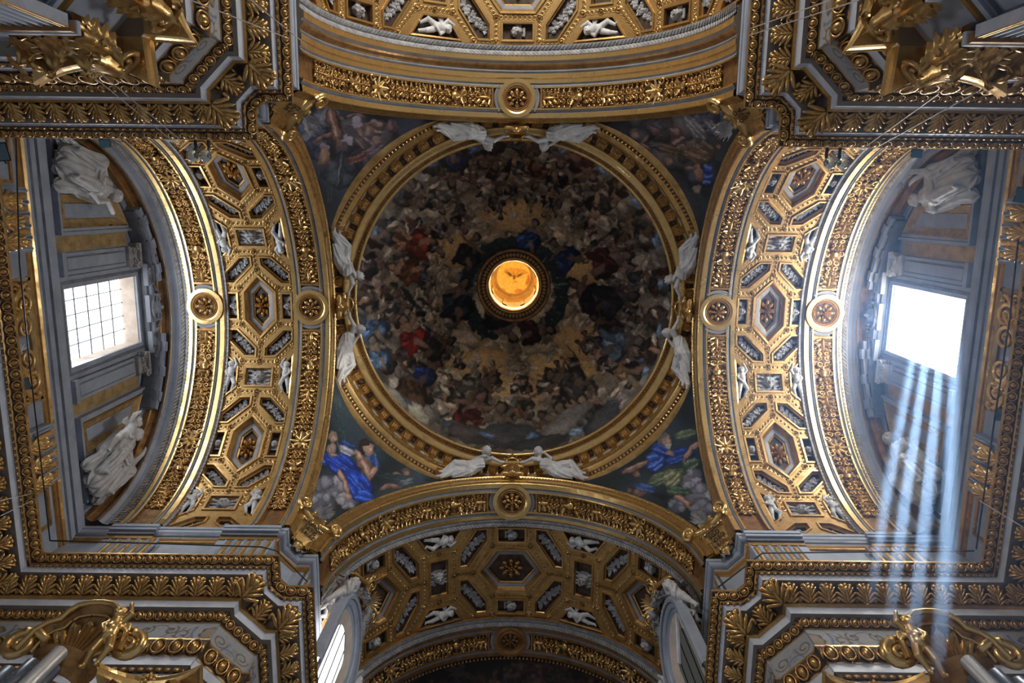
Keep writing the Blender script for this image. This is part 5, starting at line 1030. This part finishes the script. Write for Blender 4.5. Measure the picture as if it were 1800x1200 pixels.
        if (sx, s) == (-1, -1): put('scroll_ribbon', MB().tube([(-.6, .8, .9), (-.8, 1.2, .95), (-.6, 1.7, .9), (-.85, 2.2, .8)], .09, 6).mesh('scroll_ribbon', WHITE, True), g, M_)
# ------------------------------------------------------------------ angels and crests on the crowns of the crossing arches
AN = {'left': ('left', 7.05), 'right': ('right', 7.05), 'top': ('upper', 7.02), 'bottom': ('lower', 7.0)}
for arm, (wh, s0) in AN.items():
    ax, sg = ARM[arm]; en = Vector((-sg, 0, 0)) if ax == 0 else Vector((0, -sg, 0))
    for s in (-1, 1):
        th = s * .245; o = Vector(amap(arm, s0 - .10, th, RA + .52)); er = Vector(amap(arm, 0, th, 1)) - Vector(amap(arm, 0, th, 0)); et = Vector(amap(arm, 0, th + .01, 1)) - Vector(amap(arm, 0, th, 1)); et.normalize()
        M_ = frame(o, et * -s, er, en, (.98, 1.15, 1.25)); side = {0: {-1: 'above', 1: 'below'}, 1: {-1: 'left of', 1: 'right of'}}[ax][s]
        g = root('angel_statue', 'reclining white stucco angel %s the gold crest of the %s crossing arch' % (side, wh), 'statue', tuple(o)); put('figure', ANGEL_ME[(s + 1) // 2], g, M_)
    o = Vector(amap(arm, s0 - .2, 0, RA + .58)); M_ = frame(o, Vector((0, 1, 0)) if ax == 0 else Vector((1, 0, 0)), Vector((0, 0, 1)), en)
    g = root('crowned_crest', 'gilded crest with star crown on the keystone of the %s crossing arch' % wh, 'crest', tuple(o)); M_ = M_ @ Matrix.Scale(1.3, 4); put('shield', CREST_ME, g, M_); put('crown', CROWN_ME, g, M_ @ Matrix.Translation((0, .40, .12)))
# ------------------------------------------------------------------ inscribed cartouches at the feet of the pendentives
TXT = {(-1, 1): ['DOMINE', 'SATIS', 'ISAIAE'], (1, 1): ['VCCENSA', 'EGO', 'VIDEO', 'EREN'], (-1, -1): ['H V', 'INV', 'AM'], (1, -1): ['OLO', 'CVA', 'V S']}
for (sx, sy), wh in PW.items():
    N = Vector((-sx, -sy, -.5)).normalized(); t = Vector((-sy * 1., sx * 1., 0)).normalized()
    if True:
        t = Vector((sy, -sx, 0)).normalized() * -1
        if sy < 0: t = -t
        if sx * sy > 0: t = t
    upv = N.cross(t).normalized()
    if upv.z < 0: upv = -upv
    tx = upv.cross(N).normalized()
    o = Vector((sx * 6.72, sy * 6.72, 22.15)); M_ = frame(o, tx, upv, N)
    g = root('inscribed_cartouche', 'gilded scroll shield with Latin letters at the foot of the %s pendentive' % wh, 'cartouche', tuple(o)); sh = put('shield', CARTO_ME, g, M_)
    for k, w in enumerate(TXT[(sx, sy)]):
        o2 = put('lettering', text_mesh(w, .215, UMBER), sh, M_ @ Matrix.Translation((0, .22 - .215 * k, .152)) @ Matrix.Rotation(0, 4, 'X'))
    put('leaf_tuft', TUFT_ME, g, M_ @ Matrix.Translation((0, .72, .22)) @ Matrix.Scale(1.2, 4)); put('leaf_tuft', TUFT_ME, g, M_ @ Matrix.Translation((0, -.85, .05)) @ Matrix.Rotation(PI, 4, 'Z'))
    for s in (-1, 1): put('leaf_tuft', TUFT_ME, g, M_ @ Matrix.Translation((s * .62, .05, -.05)) @ Matrix.Rotation(-s * PI / 2, 4, 'Z') @ Matrix.Scale(.7, 4)); put('scroll', CSC_ME, g, M_ @ Matrix.Translation((s * .66, .72, .16)) @ Matrix.Diagonal((s, 1, 1, 1)))
# ------------------------------------------------------------------ side windows of the lower vault with garlands and shells
def arch_pts(y0, hw, zb, zs, n=16): return [(y0 - hw, zb), (y0 - hw, zs)] + [(y0 - hw * math.cos(a), zs + hw * .75 * math.sin(a)) for a in np.linspace(0, PI, n)][1:-1] + [(y0 + hw, zs), (y0 + hw, zb)]
for sx, wh in ((-1, 'left'), (1, 'right')):
    F = frame((sx * 5.74, 0, 0), Vector((0, 1, 0)), Vector((0, 0, 1)), Vector((-sx, 0, 0))); Y0 = 10.55
    Wn = bpy.data.objects.new('window_%d' % (3 if sx < 0 else 4), None); COL.objects.link(Wn); Wn.location = (sx * 6.05, Y0, 21.3); WM[Wn.name] = Matrix.Translation(Wn.location)
    tag(Wn, 'bright arched side window with pinkish reveal, lower vault left side' if sx < 0 else 'dim arched side window with open shutter bar, lower vault right side', None, None, 'structure')
    b = MB(); rows = []
    for hw, z in ((.80, .0), (1.25, .10), (1.32, .14), (1.40, .12), (1.42, .20), (1.55, .24), (1.58, .30), (1.68, .32), (1.78, .26), (1.80, .0)): rows.append([F @ Vector((*q, z + .28 * max(0, (q[1] - 21.3) / 2.2))) for q in arch_pts(Y0, hw, 18.6, 21.75 + (hw - 1.25) * .2)])
    b.grid(rows, [1, 0, 0, 0, 0, 2, 0, 0, 0]); put('window_frame', b.mesh('window_frame', [GREY, REVEAL, DGREY]), Wn)
    pp = arch_pts(Y0, 1.25, 18.6, 21.75); put('pane', MB().add([F @ Vector((*q, .0)) for q in pp], [tuple(range(len(pp)))]).mesh('pane', PANE if sx < 0 else DIMPANE), Wn)
    for k in (-1, 0, 1): put('glazing_bar', MB().merge(MB().box((Y0 + k * .6, 20.6, .03), (.03, 4.1, .03)), F).mesh('glazing_bar', IRON), Wn)
    if sx > 0: put('shutter_bar', MB().merge(MB().tube([(8.9, 22.9, .1), (10.6, 21.1, .3)], .07, 6), F).mesh('shutter_bar', PALE), Wn)
    G = root('stucco_garland', 'grey leaf garland draped around the %s side window of the lower vault' % wh, 'garland', (sx * 5.3, Y0, 23.9))
    for q, (t0, t1) in enumerate(((-1.75, -.15), (.15, 1.75))):
        b = MB(); sgn = 1 if t1 > 1 else -1
        for k in range(46):
            t = k / 45; y = Y0 + sgn * (.2 + 1.75 * t); z = 24.25 - 1.6 * t ** 1.6 - .12 * math.sin(t * PI); rr = .16 - .05 * t; x = sx * (5.22 + .62 * t)
            for m in range(3): a = rnd(0, 6.28); b.merge(leaf(.24, .13, .06, .7, 2, 5, 4), Matrix.Translation((x + rr * math.cos(a) * .6, y, z + rr * math.sin(a))) @ Matrix.Rotation(rnd(0, 6.28), 4, 'Z') @ Matrix.Rotation(rnd(-1, 1), 4, 'X'))
            b.merge(dome(rr, rr, rr, 6, 3), Matrix.Translation((x, y, z)) @ Matrix.Rotation(PI, 4, 'X'))
        put('leaf_swag', b.mesh('leaf_swag', STONE, True), G)
    H = root('gilded_shell', 'gilded shell with scrolls above the %s side window of the lower vault' % wh, 'ornament', (sx * 5.1, Y0, 24.4))
    Fs = frame((sx * 5.28, Y0, 24.45), Vector((0, 1, 0)), Vector((sx * -.55, 0, .83)), Vector((-sx * .83, 0, -.55)))
    b = MB()
    for k in range(9): a = -1.3 + 2.6 * k / 8; b.merge(leaf(.55, .17, .18, .8, 1, 8, 5), Matrix.Rotation(a, 4, 'Z'))
    put('shell', b.mesh('shell', GOLDB, True), H, Fs)
    for s in (-1, 1): put('scroll', BIGSCROLL_ME, H, Fs @ Matrix.Translation((s * .62, .1, .0)) @ Matrix.Diagonal((s * .7, .7, .7, 1))); put('gold_ribbon', MB().tube([(s * .35, -.1, .1), (s * .9, -.15, .1), (s * 1.45, -.6, .0), (s * 1.8, -1.3, -.15)], [.09, .1, .08, .1], 7).mesh('gold_ribbon', GOLDB, True), H, Fs)
    for s in (-1, 1):
        M_ = frame((sx * 5.75, Y0 + s * 1.85, 22.0), Vector((0, s, 0)), Vector((sx * -.35, 0, .94)), Vector((-sx, 0, -.3)), 1.35)
        g = root('putto_statue', 'white stucco putto perched at the %s end of the %s lower side window' % ('upper' if s < 0 else 'lower', wh), 'statue', tuple(M_.translation)); put('figure', PUTTO_ME, g, M_)
# ------------------------------------------------------------------ apse painting
R = root('apse_vault', 'dim painted apse vault cut by the bottom frame edge', 'vault', (0, 15, 26))
T = np.linspace(-1.5, 1.5, 200); S = np.linspace(0, 3.0, 50); P = np.array([[(5.9 * math.sin(t) * (1 - .03 * s * s), 14.62 + s, ZC + 5.9 * math.cos(t) * (1 - .03 * s * s)) for t in T] for s in S])
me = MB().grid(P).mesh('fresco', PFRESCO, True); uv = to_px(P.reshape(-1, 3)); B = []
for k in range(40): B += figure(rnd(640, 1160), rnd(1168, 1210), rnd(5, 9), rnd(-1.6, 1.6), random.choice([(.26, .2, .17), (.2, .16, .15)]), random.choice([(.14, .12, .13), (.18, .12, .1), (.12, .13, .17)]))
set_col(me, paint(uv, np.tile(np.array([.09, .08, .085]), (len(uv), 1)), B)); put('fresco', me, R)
b = MB(); 
for k in range(110): b.merge(BEAD, aframe('bottom', 14.66, -1.45 + 2.9 * k / 109, RA - .12, .9, PI / 2))
put('bead_course', b.mesh('bead_course', BROWN, True), R, kind='stuff')
# ------------------------------------------------------------------ gilded crowns of the two altar canopies in the lower corners
for sx, wh in ((-1, 'left'), (1, 'right')):
    def Q(x, y, z): return Vector((sx * x, y, z))
    g = root('gilded_canopy', 'gilded scalloped shell canopy with volutes in the lower %s corner of the photo' % wh, 'canopy', tuple(Q(9.2, 4.9, 12)))
    o_ = un(132, 1140, 12.2); Fc = frame(Q(-o_[0], o_[1], o_[2]), Vector((sx, 0, 0)), Vector((0, -.30, .95)), Vector((0, -.95, -.30)), .86)
    b = MB(); rows = []
    ol = [(-1.05, -.2), (-1.0, .25), (-.78, .42), (-.62, .62), (-.58, .85), (-.36, 1.02), (-.10, 1.06), (.14, 1.05), (.38, .98), (.52, .8), (.58, .6), (.80, .5), (.98, .28), (1.05, -.2)]
    for k, z in ((.12, -.28), (.45, -.22), (.75, -.06), (.92, .12), (1.0, .2), (1.05, .2), (1.06, .12), (1.0, .06)): rows.append([(x * k, y * k, z + .05 * math.cos(4 * math.atan2(x, y + .3) * 2)) for x, y in ol])
    b.grid(rows, 0); put('shell', MB().merge(b).mesh('shell', BROWN, True), g, Fc)
    b = MB().tube([(x * 1.03, y * 1.03, .2) for x, y in ol], .075, 8).tube([(x * .80, y * .80 , .08) for x, y in ol], .04, 6); put('rim', b.mesh('rim', GOLDB, True), g, Fc)
    for k in range(7):
        a = -1.25 + 2.5 * k / 6; put('shell_lobe', leaf(1.0, .46, .16, .5, 1, 12, 7).mesh('shell_lobe', GOLDB, True), g, Fc @ Matrix.Translation((0, -.15, -.12)) @ Matrix.Rotation(a, 4, 'Z'))
    for s in (-1, 1): put('volute', MB().merge(spiral(s * 1.15, .0, .34, 1.5, PI / 2, .13, -s, 24, .1)).tube([(s * 1.15, .33, .1), (s * .9, .3, .12), (s * .6, .1, .14)], [.14, .12, .08], 8).mesh('volute', GOLDB, True), g, Fc)
    for k in range(9): put('ray', MB().tube([(.0, -.55, .05), ((k - 4) * .14, .35 + .18 * math.cos((k - 4) * .5), .12)], [.02, .05], 5).mesh('ray', GOLD), g, Fc)
    b = MB().lathe([(.5, -.95), (.56, -.9), (.52, -.75), (.6, -.7), (.55, -.55), (.62, -.5), (.66, -.40)], 24, 0, M=Matrix.Rotation(-PI / 2, 4, 'X')); put('moulded_base', b.mesh('moulded_base', BROWN, True), g, Fc)
    pg = root('gilded_putto', 'gilded putto reaching out beside the shell canopy, lower %s corner' % wh, 'statue', tuple(Q(8.15, 4.75, 12.2)))
    put('figure', GPUTTO_ME, pg, frame(Q(-un(196, 1148, 12.2)[0], un(196, 1148, 12.2)[1] - .25, 12.2), Vector((sx, 0, 0)), Vector((0, -.28, .96)), Vector((0, -.96, -.28)), .98))
    for q, (x, y, z, r, mt, nm, lb) in enumerate(((*(lambda p: (-p[0], p[1], p[2]))(un(106, 1146, 11.5)), .12, PALE, 'twisted_pipe', 'silvery spiral-wound pipe'), (*(lambda p: (-p[0], p[1], p[2]))(un(58, 1168, 11.3)), .14, PIPE, 'dark_pipe', 'thick dark grey pipe'), (*(lambda p: (-p[0], p[1], p[2]))(un(96, 1176, 11.3)), .11, PIPE, 'dark_pipe', 'short blue-grey pipe'), (*(lambda p: (-p[0], p[1], p[2]))(un(16, 1184, 11.2)), .17, PIPE, 'dark_pipe', 'broad dark blue pipe'))):
        if q == 0:
            p = [(r + .012 * math.cos(k * PI)) for k in range(96)]; prof = [(p[k], -k * .042) for k in range(96)]
        else: prof = [(r, -k * .5) for k in range(9)]
        prof = [(.001, .02), (prof[0][0] * .9, .02)] + prof
        tag(put(nm, MB().lathe(prof, 20, 0).mesh(nm, PIPE if q else WIREM, True), None, Matrix.Translation(Q(x, y, z))), '%s rising in front of the %s shell canopy' % (lb, wh), 'pipe')
# ------------------------------------------------------------------ floodlights, glass lamps, wires

def flood(x, y, z, lab, w=.42, aim=(0, 0, -1)):
    g = root('floodlight', lab, 'lamp', (x, y, z)); d = Vector(aim).normalized(); t = d.cross(Vector((0, 1, .3))).normalized(); u = t.cross(d); F = frame((x, y, z), t, u, d)
    b = MB(); b.grid([[(-w * .6, -w * .5, 0), (w * .6, -w * .5, 0), (w * .6, w * .5, 0), (-w * .6, w * .5, 0)], [(-w * .35, -w * .3, -.3), (w * .35, -w * .3, -.3), (w * .35, w * .3, -.3), (-w * .35, w * .3, -.3)]], 0, True); b.box((0, 0, -.34), (w * .6, w * .4, .12))
    put('housing', b.mesh('housing', IRON), g, F); put('glass', MB().box((0, 0, .01), (w * 1.1, w * .9, .02)).mesh('glass', BLUEG), g, F); put('bracket', MB().tube([(0, 0, -.3), (0, w * .6, -.45), (0, w * .9, -.6)], .025, 5).mesh('bracket', IRON), g, F)
flood(-13.0, -5.05, 18.6, 'blue-glass floodlight at the left edge under the upper cornice', .46, (.4, .3, -1))
flood(*un(184, 252, 18.2), 'floodlight peeping over the upper left cornice beside the arch', .2, (.3, .3, -1))
flood(-13.3, 1.0, 19.0, 'blue square floodlight on the left attic ledge', .32, (.5, 0, -1))
flood(*un(1612, 270, 18.2), 'floodlight above the upper right cornice near the cross', .2, (-.3, .3, -1))
flood(13.0, -4.3, 18.9, 'floodlight at the right frame edge above the cornice', .4, (-.3, .4, -1))
flood(13.3, 1.55, 19.0, 'blue square floodlight on the right attic ledge', .34, (-.5, 0, -1))
flood(-5.0, 9.95, 17.4, 'floodlight beside the bright lower left side window', .42, (.5, -.2, -1))
flood(5.0, 9.95, 17.4, 'blue-grey floodlight beside the lower right side window', .42, (-.5, -.2, -1))
GLASSM = nt('clear_glass')[0]; gb = GLASSM.node_tree.nodes['Principled BSDF']; gb.inputs['Base Color'].default_value = (.75, .88, .9, 1); gb.inputs['Roughness'].default_value = .05; gb.inputs['Transmission Weight'].default_value = .85
for sx, wh in ((-1, 'left'), (1, 'right')):
    for k in range(2):
        x = sx * (7.62 + .32 * (1 - k)); g = root('glass_lamp', 'clear glass globe lamp above the %s inner cornice corner, %s' % ('upper ' + wh, 'the outer of two' if k == 0 else 'the inner of two'), 'lamp', (x, -5.0, 18.3))
        put('globe', MB().lathe([(.15 * math.sin(a), -.15 * math.cos(a)) for a in np.linspace(.01, PI - .3, 9)], 16, 0).mesh('globe', GLASSM, True), g, Matrix.Translation((x, -5.0, 18.2))); put('holder', MB().tube([(x, -5.0, 18.32), (x, -5.2, 18.45), (x, -5.6, 18.4)], .04, 6).mesh('holder', IRON), g)
def wire(pts, lab, r=.012, m=None): tag(put('wire', MB().tube(pts, r, 4).mesh('wire', m or WIREM)), lab, 'wire')
wire([un(440, 0, 12.5), un(540, 80, 17.9)], 'thin bright wire from top frame edge to the upper left arch')
wire([un(335, 0, 12.5), un(508, 68, 17.9)], 'thin wire crossing the upper left acanthus cornice')
wire([un(60, 50, 13.), un(300, 245, 17.9)], 'thin wire crossing below the upper left capital towards the vault')
wire([un(130, 90, 13.), un(322, 250, 17.9)], 'second thin wire crossing the dark upper left cornice')
wire([un(1460, 0, 12.5), un(1320, 50, 17.9)], 'thin wire from top frame edge to the upper right cornice')
wire([un(1510, 0, 12.5), un(1318, 62, 17.9)], 'long thin wire across the upper right egg mouldings')
wire([un(1650, 165, 13.), un(1525, 255, 17.9)], 'thin wire crossing the dark upper right cornice')
wire([un(1720, 160, 13.), un(1535, 262, 17.9)], 'second thin wire crossing the dark upper right cornice')
wire([un(0, 880, 15.5), un(62, 866, 18.2)], 'thin wire at the left edge over the egg moulding')
wire([un(0, 907, 15.5), un(64, 876, 18.2)], 'lower thin wire at the left edge over the egg moulding')
wire([un(1800, 927, 15.5), un(1722, 880, 18.2)], 'thin wire at the right edge over the egg moulding')
wire([un(28, 240, 18.6), un(34, 460, 18.7), un(52, 640, 18.7), un(88, 950, 18.4)], 'dark cable running along the left attic band', .022, IRON)
wire([un(1790, 420, 18.6), un(1775, 560, 18.7), un(1745, 760, 18.7), un(1716, 965, 18.4)], 'dark cable running along the right attic band', .022, IRON)
wire([un(88, 950, 18.35), un(280, 955, 18.35), un(460, 961, 18.3), un(486, 968, 18.2), un(540, 1022, 18.2)], 'dark cable along the lower left cornice top', .02, IRON)
wire([un(1712, 968, 18.35), un(1500, 970, 18.35), un(1340, 972, 18.3), un(1262, 1032, 18.2)], 'dark cable along the lower right cornice top', .02, IRON)
# ------------------------------------------------------------------ sunlit haze in the right transept
hz = bpy.data.materials.new('sunlit_haze'); hz.use_nodes = True; t = hz.node_tree; t.nodes.clear(); o = t.nodes.new('ShaderNodeOutputMaterial'); vs = t.nodes.new('ShaderNodeVolumeScatter')
vs.inputs['Color'].default_value = (.30, .54, 1, 1); vs.inputs['Density'].default_value = .016; vs.inputs['Anisotropy'].default_value = .1; t.links.new(vs.outputs[0], o.inputs['Volume'])
hb = MB().box((10.19, .9, 17.2), (7.18, 15.4, 19.4)); hb.F = [f[::-1] for f in hb.F]; h = put('haze', hb.mesh('haze', hz)); tag(h, 'bluish dusty haze with sun beams below the right window', 'haze', None, 'stuff')

# ------------------------------------------------------------------ unseen enclosure added to stop sun leaks and cut ambient light
b = MB(); N = 48
b.lathe([(6.7, 29.5), (7.6, 29.5)], N); ring = [(7.6 * math.cos(a), 7.6 * math.sin(a)) for a in np.linspace(0, 2 * PI, N, endpoint=False)]
sq = [(15.2, 19), (-15.2, 19), (-15.2, -19), (15.2, -19)]
tri = tessellate_polygon([[Vector((*p, 0)) for p in sq], [Vector((*p, 0)) for p in ring]]); b.add([(*p, 29.5) for p in sq + ring], [tuple(t) for t in tri])
for s in (-1, 1):
    b.add([(-15.2, s * 19, 9), (15.2, s * 19, 9), (15.2, s * 19, 29.5), (-15.2, s * 19, 29.5)], [(0, 1, 2, 3)])
    hole = [(-1.5, 21.2), (1.5, 21.2), (1.5, 29.3), (-1.5, 29.3)]; out = [(-19, 9), (19, 9), (19, 29.5), (-19, 29.5)]
    tri = tessellate_polygon([[Vector((*p, 0)) for p in out], [Vector((*p, 0)) for p in hole]]); b.add([(s * 15.2, *p) for p in out + hole], [tuple(t) for t in tri])
tag(put('light_block_shell', b.mesh('light_block_shell', SOFFIT)), 'added unseen enclosure behind the vaults, blocking stray light', None, None, 'structure')
# outer drum and shell of the dome
tag(put('dome_roof', MB().lathe([(7.9, 29.5), (7.9, 32), (7.2, 35), (5, 37.2), (2.2, 38.0), (1.5, 38.0), (1.5, 40.6), (.01, 41.2)], 48).mesh('dome_roof', SOFFIT)), 'outer shell of the dome and lantern', None, None, 'structure')
